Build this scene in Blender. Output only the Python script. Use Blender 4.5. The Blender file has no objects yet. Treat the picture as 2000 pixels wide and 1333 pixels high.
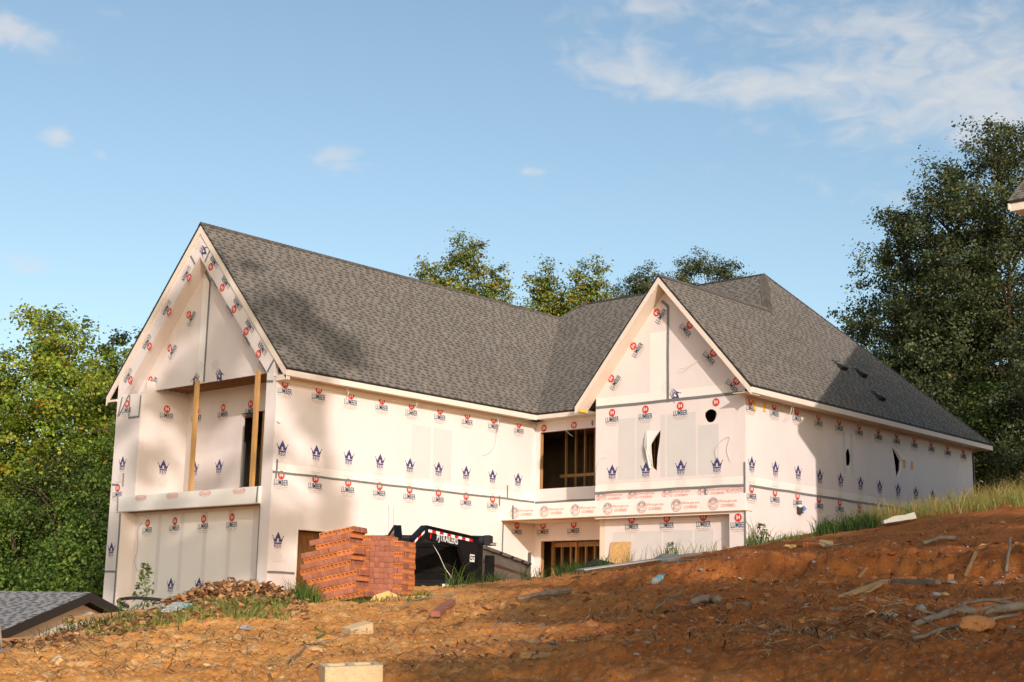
import bpy, math, random
import numpy as np
from mathutils import Vector, Matrix
from mathutils.geometry import tessellate_polygon

random.seed(7)
SC = bpy.context.scene
COL = SC.collection
R = math.radians

# ------------------------------------------------------------------ camera
CAM = np.array([-24.366, -30.451, 0.0])
RIGHT = np.array([0.66547, -0.74614, 0.02082])
DOWN = np.array([0.15783, 0.11339, -0.98094])
FWD = np.array([0.72955, 0.65607, 0.19322])
FPX = 2805.5
cd = bpy.data.cameras.new('camera'); cam = bpy.data.objects.new('camera', cd); COL.objects.link(cam)
m = Matrix.Identity(4)
for i in range(3):
    m[i][0] = RIGHT[i]; m[i][1] = -DOWN[i]; m[i][2] = -FWD[i]; m[i][3] = CAM[i]
cam.matrix_world = m
cd.sensor_width = 36.0; cd.lens = FPX * 36 / 2000.0
cd.clip_start = 0.1; cd.clip_end = 3000
cd.dof.use_dof = True; cd.dof.focus_distance = 40.0; cd.dof.aperture_fstop = 8.0
SC.camera = cam

# ------------------------------------------------------------------ light and sky
SUN = Vector((1.0, 1.55, -0.66)).normalized()
EL = math.asin(-SUN.z)
sl = bpy.data.lights.new('sun', 'SUN'); sl.energy = 3.7; sl.angle = R(0.53); sl.color = (1.0, 0.86, 0.775)
so = bpy.data.objects.new('sun', sl); COL.objects.link(so)
so.rotation_euler = SUN.to_track_quat('-Z', 'Y').to_euler(); so.location = (-40, -60, 40)
W = bpy.data.worlds.new('World'); SC.world = W; W.use_nodes = True
wn = W.node_tree.nodes; wl = W.node_tree.links; wn.clear()
sky = wn.new('ShaderNodeTexSky'); sky.sky_type = 'NISHITA'; sky.sun_disc = False
sky.sun_elevation = EL; sky.sun_rotation = math.atan2(-SUN.x, -SUN.y)
sky.air_density = 1.0; sky.dust_density = 1.8; sky.ozone_density = 1.6; sky.altitude = 200
tc = wn.new('ShaderNodeTexCoord')
def wmath(op, a, b=None, c=None):
    n = wn.new('ShaderNodeMath'); n.operation = op
    for i, v in enumerate((a, b, c)):
        if v is None: continue
        if isinstance(v, (int, float)): n.inputs[i].default_value = v
        else: wl.new(v, n.inputs[i])
    return n.outputs[0]
# thin drifting cloud everywhere, with a bank of it to the right and wisps to the left
mp = wn.new('ShaderNodeMapping'); mp.inputs['Rotation'].default_value = (0.0, 0.0, R(-42)); mp.inputs['Scale'].default_value = (1.0, 1.0, 2.2)
wl.new(tc.outputs['Generated'], mp.inputs['Vector'])
nz = wn.new('ShaderNodeTexNoise'); nz.inputs['Scale'].default_value = 5.5; nz.inputs['Detail'].default_value = 9; nz.inputs['Roughness'].default_value = 0.55; nz.inputs['Distortion'].default_value = 0.5
wl.new(mp.outputs[0], nz.inputs['Vector'])
def pixdir(px, py):
    d = RIGHT * (px - 1000) / FPX + DOWN * (py - 666.5) / FPX + FWD
    return d / np.linalg.norm(d)
def bank(px, py, wide, tall, lean, amount):
    """soft mask round one direction of the sky, wider than tall"""
    d = Vector(pixdir(px, py)); side = Vector((0, 0, 1)).cross(d).normalized() * -1; upv = d.cross(side).normalized() * -1
    if upv.z < 0: upv = -upv
    ca, sa = math.cos(lean), math.sin(lean)
    e1 = side * ca + upv * sa; e2 = -side * sa + upv * ca
    def dotn(v):
        n = wn.new('ShaderNodeVectorMath'); n.operation = 'DOT_PRODUCT'; wl.new(tc.outputs['Generated'], n.inputs[0]); n.inputs[1].default_value = v; return n.outputs['Value']
    q = wmath('ADD', wmath('POWER', wmath('ABSOLUTE', wmath('DIVIDE', dotn(e1), wide)), 2.0), wmath('POWER', wmath('ABSOLUTE', wmath('DIVIDE', dotn(e2), tall)), 2.0))
    fr = wmath('GREATER_THAN', dotn(d), 0.0)
    return wmath('MULTIPLY', wmath('MULTIPLY', wmath('POWER', 2.718, wmath('MULTIPLY', q, -1.0)), fr), amount)
banks = [(1780, 100, 0.18, 0.040, R(-14), 0.46), (1310, 170, 0.085, 0.018, R(-14), 0.46), (1560, 165, 0.06, 0.012, R(-4), 0.34), (1880, 245, 0.15, 0.026, R(2), 0.44), (1450, 20, 0.12, 0.016, R(-4), 0.14),
         (112, 270, 0.015, 0.010, 0, 0.58), (655, 308, 0.024, 0.014, R(-10), 0.58), (1040, 335, 0.009, 0.004, 0, 0.45), (195, 302, 0.009, 0.005, 0, .3),
         (30, 60, 0.035, 0.016, R(-8), 0.48), (35, 515, 0.03, 0.010, R(-4), 0.48), (210, 22, 0.015, 0.008, 0, 0.26)]
tot = None
for b in banks:
    o = bank(*b); tot = o if tot is None else wmath('ADD', tot, o)
nf = wn.new('ShaderNodeTexNoise'); nf.inputs['Scale'].default_value = 34; nf.inputs['Detail'].default_value = 7; nf.inputs['Distortion'].default_value = 0.8; wl.new(mp.outputs[0], nf.inputs['Vector'])
cov = wmath('ADD', wmath('ADD', wmath('MULTIPLY', nz.outputs['Fac'], 1.3), wmath('MULTIPLY', nf.outputs['Fac'], 0.75)), wmath('SUBTRACT', tot, 1.295))
cm = wn.new('ShaderNodeMapRange'); cm.interpolation_type = 'SMOOTHSTEP'; cm.inputs['From Min'].default_value = -0.08; cm.inputs['From Max'].default_value = 0.50; cm.inputs['To Max'].default_value = 0.72
wl.new(cov, cm.inputs['Value'])
tint = wn.new('ShaderNodeMix'); tint.data_type = 'RGBA'; tint.blend_type = 'MULTIPLY'; tint.inputs[0].default_value = 1.0
wl.new(sky.outputs[0], tint.inputs[6]); tint.inputs[7].default_value = (1.25, 1.23, 1.10, 1)
mx = wn.new('ShaderNodeMix'); mx.data_type = 'RGBA'
wl.new(cm.outputs[0], mx.inputs[0]); wl.new(tint.outputs[2], mx.inputs[6]); mx.inputs[7].default_value = (5.0, 4.9, 4.85, 1)
bg = wn.new('ShaderNodeBackground'); bg.inputs['Strength'].default_value = 0.15
wl.new(mx.outputs[2], bg.inputs['Color'])
wo = wn.new('ShaderNodeOutputWorld'); wl.new(bg.outputs[0], wo.inputs['Surface'])
vs = SC.view_settings; vs.view_transform = 'Standard'; vs.look = 'None'; vs.gamma = 1.0; vs.use_curve_mapping = False; vs.exposure = 0.05

# ------------------------------------------------------------------ helpers
def lin(r, g, b):
    f = lambda c: (c / 255 / 12.92) if c / 255 <= 0.04045 else ((c / 255 + 0.055) / 1.055) ** 2.4
    return (f(r), f(g), f(b), 1.0)
MATS = {}
def mat(name, c1, c2=None, scale=6.0, rough=0.75, bump=0.0, bscale=None, stretch=(1, 1, 1), metal=0.0, spec=0.3, attr=False, trans=0.0, objrand=0.0, detail=5):
    """procedural surface: two tones mixed by noise, fine relief, optional vertex tint"""
    M = bpy.data.materials.new(name); M.use_nodes = True; MATS[name] = M
    nt = M.node_tree; N = nt.nodes; L = nt.links
    p = N['Principled BSDF']; p.inputs['Roughness'].default_value = rough; p.inputs['Metallic'].default_value = metal
    p.inputs['Specular IOR Level'].default_value = spec
    c2 = c2 or c1
    t = N.new('ShaderNodeTexCoord'); mpn = N.new('ShaderNodeMapping'); mpn.inputs['Scale'].default_value = stretch
    L.new(t.outputs['Object'], mpn.inputs['Vector'])
    n = N.new('ShaderNodeTexNoise'); n.inputs['Scale'].default_value = scale; n.inputs['Detail'].default_value = detail; n.inputs['Roughness'].default_value = 0.6
    L.new(mpn.outputs[0], n.inputs['Vector'])
    r = N.new('ShaderNodeMapRange'); r.inputs['From Min'].default_value = 0.3; r.inputs['From Max'].default_value = 0.7; L.new(n.outputs['Fac'], r.inputs['Value'])
    mixn = N.new('ShaderNodeMix'); mixn.data_type = 'RGBA'; mixn.inputs[6].default_value = c1; mixn.inputs[7].default_value = c2
    L.new(r.outputs[0], mixn.inputs[0]); col = mixn.outputs[2]
    if attr:
        a = N.new('ShaderNodeAttribute'); a.attribute_name = 'Col'
        mu = N.new('ShaderNodeMix'); mu.data_type = 'RGBA'; mu.blend_type = 'MULTIPLY'; mu.inputs[0].default_value = 1.0
        L.new(col, mu.inputs[6]); L.new(a.outputs['Color'], mu.inputs[7]); col = mu.outputs[2]
    if objrand:
        oi = N.new('ShaderNodeObjectInfo'); hs = N.new('ShaderNodeHueSaturation')
        rr = N.new('ShaderNodeMapRange'); rr.inputs['To Min'].default_value = 1 - objrand; rr.inputs['To Max'].default_value = 1 + objrand
        L.new(oi.outputs['Random'], rr.inputs['Value']); L.new(rr.outputs[0], hs.inputs['Value']); L.new(col, hs.inputs['Color']); col = hs.outputs[0]
    L.new(col, p.inputs['Base Color'])
    if bump:
        nb = N.new('ShaderNodeTexNoise'); nb.inputs['Scale'].default_value = bscale or scale * 4; nb.inputs['Detail'].default_value = 4; L.new(mpn.outputs[0], nb.inputs['Vector'])
        bu = N.new('ShaderNodeBump'); bu.inputs['Strength'].default_value = bump; bu.inputs['Distance'].default_value = 0.02
        L.new(nb.outputs['Fac'], bu.inputs['Height']); L.new(bu.outputs[0], p.inputs['Normal'])
    if trans:
        tr = N.new('ShaderNodeBsdfTranslucent'); L.new(col, tr.inputs['Color']); ms = N.new('ShaderNodeMixShader'); ms.inputs[0].default_value = trans
        L.new(p.outputs[0], ms.inputs[1]); L.new(tr.outputs[0], ms.inputs[2]); L.new(ms.outputs[0], N['Material Output'].inputs['Surface'])
    return M

mat('wrap', (0.76, 0.695, 0.68, 1), (0.69, 0.625, 0.605, 1), scale=0.9, rough=0.55, bump=0.45, bscale=2.6, stretch=(1, 1, 0.5))
mat('wrap_white', (0.84, 0.81, 0.77, 1), (0.78, 0.75, 0.71, 1), scale=1.5, rough=0.4, bump=0.35, bscale=2.5)
mat('wrap_bay', (0.63, 0.615, 0.60, 1), (0.59, 0.58, 0.57, 1), scale=1.2, rough=0.5, bump=0.15, bscale=3)
mat('wrap_lap', (0.82, 0.785, 0.74, 1), (0.79, 0.755, 0.71, 1), scale=1.0, rough=0.45, bump=0.2, bscale=3)
mat('trim', (0.76, 0.67, 0.58, 1), (0.72, 0.63, 0.54, 1), scale=2.0, rough=0.6)
mat('soffit', (0.70, 0.62, 0.48, 1), (0.64, 0.56, 0.43, 1), scale=2.0, rough=0.65)
mat('tape', (0.10, 0.10, 0.10, 1), (0.25, 0.25, 0.25, 1), scale=38, rough=0.4, detail=2)
mat('drip', (0.02, 0.02, 0.02, 1), rough=0.5)
mat('shingle', (1, 1, 1, 1), (0.80, 0.80, 0.80, 1), scale=2.0, rough=0.95, attr=True, spec=0.1, bump=0.3, bscale=60)
mat('stud', (0.46, 0.27, 0.11, 1), (0.34, 0.18, 0.07, 1), scale=3, rough=0.7, stretch=(6, 6, 0.5), objrand=0.15)
mat('post', (0.58, 0.34, 0.13, 1), (0.46, 0.25, 0.09, 1), scale=3, rough=0.7, stretch=(6, 6, 0.5), objrand=0.1)
mat('joist', (0.35, 0.19, 0.08, 1), (0.28, 0.14, 0.055, 1), scale=3, rough=0.75)
mat('osb', (0.66, 0.44, 0.19, 1), (0.46, 0.27, 0.10, 1), scale=16, rough=0.8, bump=0.2, stretch=(1, 1, 1.5), detail=3)
mat('brown_board', (0.22, 0.10, 0.03, 1), (0.12, 0.05, 0.015, 1), scale=5, rough=0.7, stretch=(4, 4, 0.6), objrand=0.12)  # dark brown boards, two tones mixed by noise
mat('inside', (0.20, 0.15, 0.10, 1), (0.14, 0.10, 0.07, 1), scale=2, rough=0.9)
mat('ink_red', (0.56, 0.045, 0.03, 1), rough=0.6)
mat('ink_blue', (0.03, 0.075, 0.13, 1), rough=0.6)
mat('ink_navy', (0.055, 0.052, 0.17, 1), rough=0.6)
mat('ink_grey', (0.42, 0.39, 0.37, 1), rough=0.6)
mat('ink_pink', (0.70, 0.27, 0.21, 1), rough=0.6)
mat('ink_white', (0.80, 0.75, 0.69, 1), rough=0.6)
mat('cable', (0.72, 0.70, 0.66, 1), rough=0.5)
mat('cable_blue', (0.10, 0.22, 0.40, 1), rough=0.5)
mat('yellow_block', (0.72, 0.42, 0.08, 1), rough=0.6)
mat('brick_coat', (0.36, 0.14, 0.085, 1), (0.26, 0.10, 0.065, 1), scale=9, rough=0.9, bump=0.3, bscale=60, objrand=0.18)
mat('brick_bed', (0.58, 0.205, 0.068, 1), (0.46, 0.155, 0.055, 1), scale=9, rough=0.9, bump=0.3, bscale=60, objrand=0.15)
mat('black_paint', (0.006, 0.006, 0.008, 1), (0.010, 0.010, 0.012, 1), scale=3, rough=0.35, spec=0.25)
mat('black_worn', (0.006, 0.006, 0.007, 1), (0.014, 0.012, 0.010, 1), scale=5, rough=0.7, spec=0.04)
mat('bed_steel', (0.055, 0.046, 0.038, 1), (0.11, 0.09, 0.07, 1), scale=1.6, rough=0.38, spec=0.6, stretch=(0.6, 0.6, 2))
mat('reflect_red', (0.55, 0.02, 0.015, 1), rough=0.25)
mat('reflect_white', (0.8, 0.8, 0.8, 1), rough=0.25)
mat('rubber', (0.02, 0.02, 0.02, 1), rough=0.8)
mat('chrome', (0.5, 0.5, 0.5, 1), rough=0.25, metal=1.0)
mat('sticker', (0.75, 0.75, 0.75, 1), rough=0.4)
mat('bark', (0.12, 0.085, 0.06, 1), (0.07, 0.05, 0.035, 1), scale=8, rough=0.95, bump=0.6, bscale=14, stretch=(1, 1, 0.25))
mat('leaf', (1, 1, 1, 1), (0.85, 0.85, 0.85, 1), scale=1.5, rough=0.5, attr=True, trans=0.30, spec=0.25)
mat('grass_blade', (1, 1, 1, 1), rough=0.6, attr=True, trans=0.35, spec=0.2)
mat('dry', (1, 1, 1, 1), (0.75, 0.75, 0.75, 1), scale=10, rough=0.9, attr=True, spec=0.1)
mat('rock_grey', (0.34, 0.33, 0.31, 1), (0.22, 0.21, 0.20, 1), scale=8, rough=0.9, bump=0.5, bscale=25, objrand=0.15)
mat('rock_clay', (0.44, 0.20, 0.075, 1), (0.34, 0.145, 0.05, 1), scale=8, rough=0.95, bump=0.5, bscale=25, objrand=0.15)
mat('rock_tan', (0.56, 0.34, 0.15, 1), (0.46, 0.27, 0.11, 1), scale=8, rough=0.9, bump=0.5, bscale=25, objrand=0.12)
mat('concrete', (0.62, 0.47, 0.28, 1), (0.54, 0.40, 0.23, 1), scale=30, rough=0.95, bump=0.5, bscale=90)
mat('lumber', (0.46, 0.28, 0.12, 1), (0.36, 0.20, 0.08, 1), scale=4, rough=0.8, stretch=(1, 5, 5))
mat('old_lumber', (0.34, 0.20, 0.10, 1), (0.24, 0.13, 0.06, 1), scale=4, rough=0.9, stretch=(1, 5, 5), bump=0.3)
mat('grey_board', (0.36, 0.35, 0.34, 1), (0.28, 0.27, 0.26, 1), scale=4, rough=0.9)
mat('foam', (0.72, 0.46, 0.17, 1), (0.64, 0.40, 0.14, 1), scale=6, rough=0.85, bump=0.2)
mat('wood_grey', (0.26, 0.21, 0.16, 1), (0.17, 0.13, 0.10, 1), scale=7, rough=0.95, bump=0.5, bscale=30)
mat('bag_white', (0.62, 0.60, 0.58, 1), (0.5, 0.5, 0.5, 1), scale=10, rough=0.25)
mat('bag_blue', (0.10, 0.38, 0.50, 1), rough=0.3)
mat('roof_far', (0.34, 0.33, 0.33, 1), (0.20, 0.20, 0.20, 1), scale=5, rough=0.95, stretch=(0.5, 0.5, 14))
mat('siding_far', (0.55, 0.50, 0.44, 1), (0.50, 0.45, 0.40, 1), scale=1, rough=0.8)
mat('neighbour_wall', (0.56, 0.50, 0.42, 1), (0.5, 0.45, 0.38, 1), scale=2, rough=0.8)
mat('geotextile', (0.035, 0.035, 0.038, 1), (0.06, 0.06, 0.06, 1), scale=8, rough=0.8)
def plastic():
    M = bpy.data.materials.new('clear_plastic'); M.use_nodes = True; MATS['clear_plastic'] = M
    p = M.node_tree.nodes['Principled BSDF']; p.inputs['Base Color'].default_value = (0.72, 0.8, 0.82, 1); p.inputs['Roughness'].default_value = 0.12
    p.inputs['Transmission Weight'].default_value = 0.7; p.inputs['IOR'].default_value = 1.2
plastic()

def tag(o, label=None, cat=None, group=None, kind=None):
    if label: o['label'] = label
    if cat: o['category'] = cat
    if group: o['group'] = group
    if kind: o['kind'] = kind
    return o
def empty(name, loc=(0, 0, 0), rz=0.0, label=None, cat=None, group=None):
    o = bpy.data.objects.new(name, None); COL.objects.link(o); o.location = loc; o.rotation_euler = (0, 0, rz); o.empty_display_size = 0.2
    return tag(o, label, cat, group)
def link(name, mesh, parent=None, mw=None):
    o = bpy.data.objects.new(name, mesh); COL.objects.link(o)
    if parent is not None: o.parent = parent
    if mw is not None: o.matrix_local = mw
    return o
class MB:
    """collects faces, then becomes one mesh object"""
    def __init__(s): s.v = []; s.f = []; s.m = []
    def add(s, vs, fs, mi=0):
        k = len(s.v); s.v += [tuple(map(float, v)) for v in vs]
        for f in fs: s.f.append([i + k for i in f]); s.m.append(mi)
        return s
    def box(s, lo, hi, mi=0):
        (a, b, c), (d, e, f) = lo, hi
        if a > d: a, d = d, a
        if b > e: b, e = e, b
        if c > f: c, f = f, c
        return s.add([(a, b, c), (d, b, c), (d, e, c), (a, e, c), (a, b, f), (d, b, f), (d, e, f), (a, e, f)],
                     [(0, 3, 2, 1), (4, 5, 6, 7), (0, 1, 5, 4), (1, 2, 6, 5), (2, 3, 7, 6), (3, 0, 4, 7)], mi)
    def hexa(s, p, mi=0):  # eight corners: bottom four, top four
        return s.add(p, [(0, 3, 2, 1), (4, 5, 6, 7), (0, 1, 5, 4), (1, 2, 6, 5), (2, 3, 7, 6), (3, 0, 4, 7)], mi)
    def prism(s, poly, vec, mi=0):
        n = len(poly); q = [tuple(np.add(p, vec)) for p in poly]
        return s.add(list(poly) + q, [tuple(range(n))[::-1], tuple(range(n, 2 * n))] + [(i, (i + 1) % n, n + (i + 1) % n, n + i) for i in range(n)], mi)
    def poly(s, pts, mi=0): return s.add(pts, [tuple(range(len(pts)))], mi)
    def bar(s, p, q, w, h, mi=0, up=(0, 0, 1)):
        p = Vector(p); q = Vector(q); d = (q - p).normalized(); u = Vector(up)
        sd = d.cross(u)
        if sd.length < 1e-4: sd = d.cross(Vector((1, 0, 0)))
        sd.normalize(); u = sd.cross(d).normalized()
        c = [(-w / 2, -h / 2), (w / 2, -h / 2), (w / 2, h / 2), (-w / 2, h / 2)]
        return s.hexa([p + sd * x + u * y for x, y in c] + [q + sd * x + u * y for x, y in c], mi)
    def tube(s, pts, rad, n=6, mi=0, cap=True):
        pts = [Vector(p) for p in pts]
        if not hasattr(rad, '__len__'): rad = [rad] * len(pts)
        vs = []; fs = []
        ref = Vector((0.3, 0.5, 0.81))
        for i, p in enumerate(pts):
            d = (pts[min(i + 1, len(pts) - 1)] - pts[max(i - 1, 0)]).normalized()
            a = d.cross(ref)
            if a.length < 1e-3: a = d.cross(Vector((1, 0, 0)))
            a.normalize(); b = d.cross(a)
            for k in range(n):
                t = 2 * math.pi * k / n; vs.append(p + (a * math.cos(t) + b * math.sin(t)) * rad[i])
        for i in range(len(pts) - 1):
            for k in range(n): fs.append((i * n + k, i * n + (k + 1) % n, (i + 1) * n + (k + 1) % n, (i + 1) * n + k))
        if cap: fs += [tuple(range(n))[::-1], tuple(range((len(pts) - 1) * n, len(pts) * n))]
        return s.add(vs, fs, mi)
    def slab(s, outer, holes, org, u, v, nrm, thick, mi=0, mside=None):
        """flat wall piece: outline and holes in (u, v), front face at org, thickness behind it"""
        mside = mi if mside is None else mside
        org, u, v, nrm = map(Vector, (org, u, v, nrm))
        loops = [list(outer)] + [list(h) for h in holes]
        flat = [p for l in loops for p in l]
        tris = tessellate_polygon([[Vector((x, y, 0)) for x, y in l] for l in loops])
        F = [org + u * x + v * y for x, y in flat]; B = [p - nrm * thick for p in F]; n = len(flat)
        want = nrm
        fs = []
        for a, b, c in tris:
            g = (F[b] - F[a]).cross(F[c] - F[a])
            if g.dot(want) < 0: a, b, c = a, c, b
            fs.append((a, b, c)); fs.append((n + a, n + c, n + b))
        s.add(F + B, fs, mi)
        k = 0; sf = []
        for l in loops:
            for i in range(len(l)):
                a, b = k + i, k + (i + 1) % len(l); sf.append((a, b, n + b, n + a))
            k += len(l)
        return s.add(F + B, sf, mside)
    def mesh(s, name, mats, smooth=False):
        me = bpy.data.meshes.new(name); me.from_pydata(s.v, [], s.f)
        for x in (mats if isinstance(mats, (list, tuple)) else [mats]): me.materials.append(MATS[x])
        me.polygons.foreach_set('material_index', s.m)
        if smooth: me.polygons.foreach_set('use_smooth', [True] * len(s.f))
        me.update(); return me
    def build(s, name, mats, parent=None, smooth=False, mw=None): return link(name, s.mesh(name, mats, smooth), parent, mw)
def fast(name, verts, faces, mats, cols=None, smooth=False, parent=None):
    """big mesh from arrays; faces (n,k)"""
    verts = np.asarray(verts, dtype=np.float32); faces = np.asarray(faces, dtype=np.int32)
    me = bpy.data.meshes.new(name); n, k = faces.shape
    me.vertices.add(len(verts)); me.vertices.foreach_set('co', verts.ravel())
    me.loops.add(n * k); me.loops.foreach_set('vertex_index', faces.ravel())
    me.polygons.add(n); me.polygons.foreach_set('loop_start', np.arange(0, n * k, k, dtype=np.int32)); me.polygons.foreach_set('loop_total', np.full(n, k, dtype=np.int32))
    if smooth: me.polygons.foreach_set('use_smooth', np.ones(n, dtype=bool))
    me.update(calc_edges=True)
    if cols is not None:
        a = me.color_attributes.new('Col', 'FLOAT_COLOR', 'POINT'); c = np.ones((len(verts), 4), dtype=np.float32); c[:, :3] = cols; a.data.foreach_set('color', c.ravel())
    me.materials.append(MATS[mats])
    return link(name, me, parent)
_tc = {}
def text_geo(s, size, bold=0.0, sx=1.0):
    key = (s, size, bold, sx)
    if key in _tc: return _tc[key]
    cu = bpy.data.curves.new('t', 'FONT'); cu.body = s; cu.size = size; cu.align_x = 'CENTER'; cu.align_y = 'CENTER'; cu.offset = bold; cu.resolution_u = 2
    ob = bpy.data.objects.new('t', cu); COL.objects.link(ob)
    dg = bpy.context.evaluated_depsgraph_get(); me = bpy.data.meshes.new_from_object(ob.evaluated_get(dg))
    v = [(p.co.x * sx, p.co.y) for p in me.vertices]; f = [tuple(p.vertices) for p in me.polygons]
    bpy.data.objects.remove(ob); bpy.data.curves.remove(cu); bpy.data.meshes.remove(me)
    _tc[key] = (v, f); return v, f
def add_text(mb, s, size, cx, cy, mi, bold=0.0, sx=1.0, z=0.0):
    v, f = text_geo(s, size, bold, sx); mb.add([(x + cx, y + cy, z) for x, y in v], f, mi)
# lattice noise
_rng = np.random.default_rng(11); _tab = _rng.random((256, 256))
def vnoise(x, y):
    xi = np.floor(x).astype(int); yi = np.floor(y).astype(int); fx = x - xi; fy = y - yi
    fx = fx * fx * (3 - 2 * fx); fy = fy * fy * (3 - 2 * fy)
    t = lambda i, j: _tab[i & 255, j & 255]
    return (t(xi, yi) * (1 - fx) + t(xi + 1, yi) * fx) * (1 - fy) + (t(xi, yi + 1) * (1 - fx) + t(xi + 1, yi + 1) * fx) * fy
def fbm(x, y, s, oct=4, gain=0.5):
    a = 1.0; t = 0; w = 0
    for i in range(oct):
        t = t + a * (vnoise(x * s + 17.3 * i, y * s + 5.1 * i) - 0.5); w += a; a *= gain; s *= 2.03
    return t / w

# ------------------------------------------------------------------ ground
def bearing_px(px):
    d = RIGHT * (px - 1000) / FPX + DOWN * (1215 - 666.5) / FPX + FWD
    return math.atan2(d[1], d[0])
GR = np.array([0, 4, 7, 10, 13, 16, 17.1, 17.6, 20, 23, 26, 30, 36, 42, 60, 100, 900], float)
GT = {
    0:    [-1.6, -.80, -.355, -.37, -.40, -.44, -.52, -.5, -1.2, -2.2, -2.6, -2.8, -2.8, -2.8, -3, -3, -6],
    200:  [-1.6, -.80, -.36, -.33, -.29, -.24, -.20, -.16, -.12, -.4, -.9, -1.2, -.9, -.5, -1, -2, -6],
    400:  [-1.6, -.80, -.37, -.31, -.20, -.02, .05, .10, .20, .14, -.05, -.2, -.1, 0, 0, -1, -5],
    600:  [-1.6, -.80, -.36, -.29, -.17, .02, .07, .11, .21, .30, .22, .2, .2, .2, .2, 0, -4],
    800:  [-1.6, -.78, -.33, -.26, -.13, .06, .12, .17, .27, .40, .42, .35, .4, .4, .4, .4, -3],
    1000: [-1.6, -.74, -.28, -.20, -.02, .18, .25, .30, .43, .62, .72, .70, .6, .6, .6, .6, -2],
    1200: [-1.6, -.70, -.24, -.10, .10, .30, .36, .49, .66, .86, 1.0, 1.0, .95, .9, 1, 1, 0],
    1450: [-1.6, -.66, -.20, -.03, .20, .40, .46, .74, .90, 1.15, 1.37, 1.58, 1.7, 1.8, 2, 2, 2],
    1700: [-1.6, -.62, -.18, 0, .23, .44, .52, .82, 1.0, 1.33, 1.70, 2.13, 2.45, 2.7, 3.0, 3, 4],
    2000: [-1.6, -.60, -.16, .03, .28, .50, .62, .92, 1.15, 1.6, 2.05, 2.55, 3.4, 3.9, 4.8, 5, 6],
    2600: [-1.6, -.55, -.10, .1, .4, .7, .9, 1.15, 1.5, 2.0, 2.6, 3.2, 4.2, 5.0, 6, 7, 8],
    3600: [-1.6, -.50, -.05, .2, .5, .9, 1.1, 1.3, 1.7, 2.3, 2.9, 3.6, 4.6, 5.4, 6.5, 7, 8],
}
GB = np.array([bearing_px(p) for p in sorted(GT)][::-1]); GZ = np.array([GT[p] for p in sorted(GT)][::-1])
HEAD = math.atan2(FWD[1], FWD[0])
def base_z(x, y):
    x = np.asarray(x, float); y = np.asarray(y, float)
    dx = x - CAM[0]; dy = y - CAM[1]; r = np.hypot(dx, dy)
    b = np.arctan2(dy, dx); rel = (b - HEAD + math.pi) % (2 * math.pi) - math.pi
    back = np.clip((np.abs(rel) - 1.1) / 1.2, 0, 1); back = back * back * (3 - 2 * back)
    bi = np.clip((np.interp(HEAD + rel, GB, np.arange(len(GB)))), 0, len(GB) - 1.0001)
    i0 = bi.astype(int); t = bi - i0
    ri = np.clip(np.interp(r, GR, np.arange(len(GR))), 0, len(GR) - 1.0001); j0 = ri.astype(int); s = ri - j0
    z = (GZ[i0, j0] * (1 - s) + GZ[i0, j0 + 1] * s) * (1 - t) + (GZ[i0 + 1, j0] * (1 - s) + GZ[i0 + 1, j0 + 1] * s) * t
    return z * (1 - back) - 1.6 * back, r, rel
def ground_z(x, y, fine=True):
    z, r, rel = base_z(x, y)
    x = np.asarray(x, float); y = np.asarray(y, float)
    near = np.clip((r - 3) / 4, 0, 1) * np.clip((60 - r) / 25, 0, 1)
    # broken clay: hummocks, clods and wheel ruts
    z = z + near * (0.16 * fbm(x, y, 0.45, 3) + 0.10 * fbm(x + 40, y, 1.6, 3))
    rid = 1 - np.abs(fbm(x * 0.8 + 9, y * 1.1 + 3, 2.2, 3)) * 4
    z = z + near * 0.04 * np.clip(rid, 0, 1) * np.clip((26 - r) / 8, 0, 1)
    rut = np.sin((r - 6.5 * rel + 0.5 * fbm(x, y, .6, 2)) * 3.3)
    z = z - near * 0.045 * np.clip(rut - 0.35, 0, 1) * np.clip((18 - r) / 3, 0, 1) * np.clip((0.18 - rel) / .12, 0, 1)
    if fine:
        k = np.clip((30 - r) / 8, 0, 1) * near
        c = vnoise(x * 7.0, y * 7.0); c2 = vnoise(x * 15 + 4, y * 15)
        z = z + k * (0.040 * np.clip(c - 0.45, 0, 1) ** 0.8 + 0.036 * np.clip(c2 - 0.45, 0, 1) + 0.024 * vnoise(x * 27, y * 27) + 0.018 * vnoise(x * 51 + 7, y * 51))
        # crumbling cut bank
        bk = np.exp(-((r - 17.5) / 0.9) ** 2) * np.clip((0.05 - rel) / .12, 0, 1)
        z = z + bk * (0.20 * (vnoise(x * 3.1, y * 3.1) - 0.5) + 0.10 * (vnoise(x * 8.7, y * 8.7) - 0.5))
    return z
def gp(px, r, dz=0.0):
    b = bearing_px(px); x = CAM[0] + r * math.cos(b); y = CAM[1] + r * math.sin(b)
    return Vector((x, y, float(ground_z(np.array([x]), np.array([y]))[0]) + dz))
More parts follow.
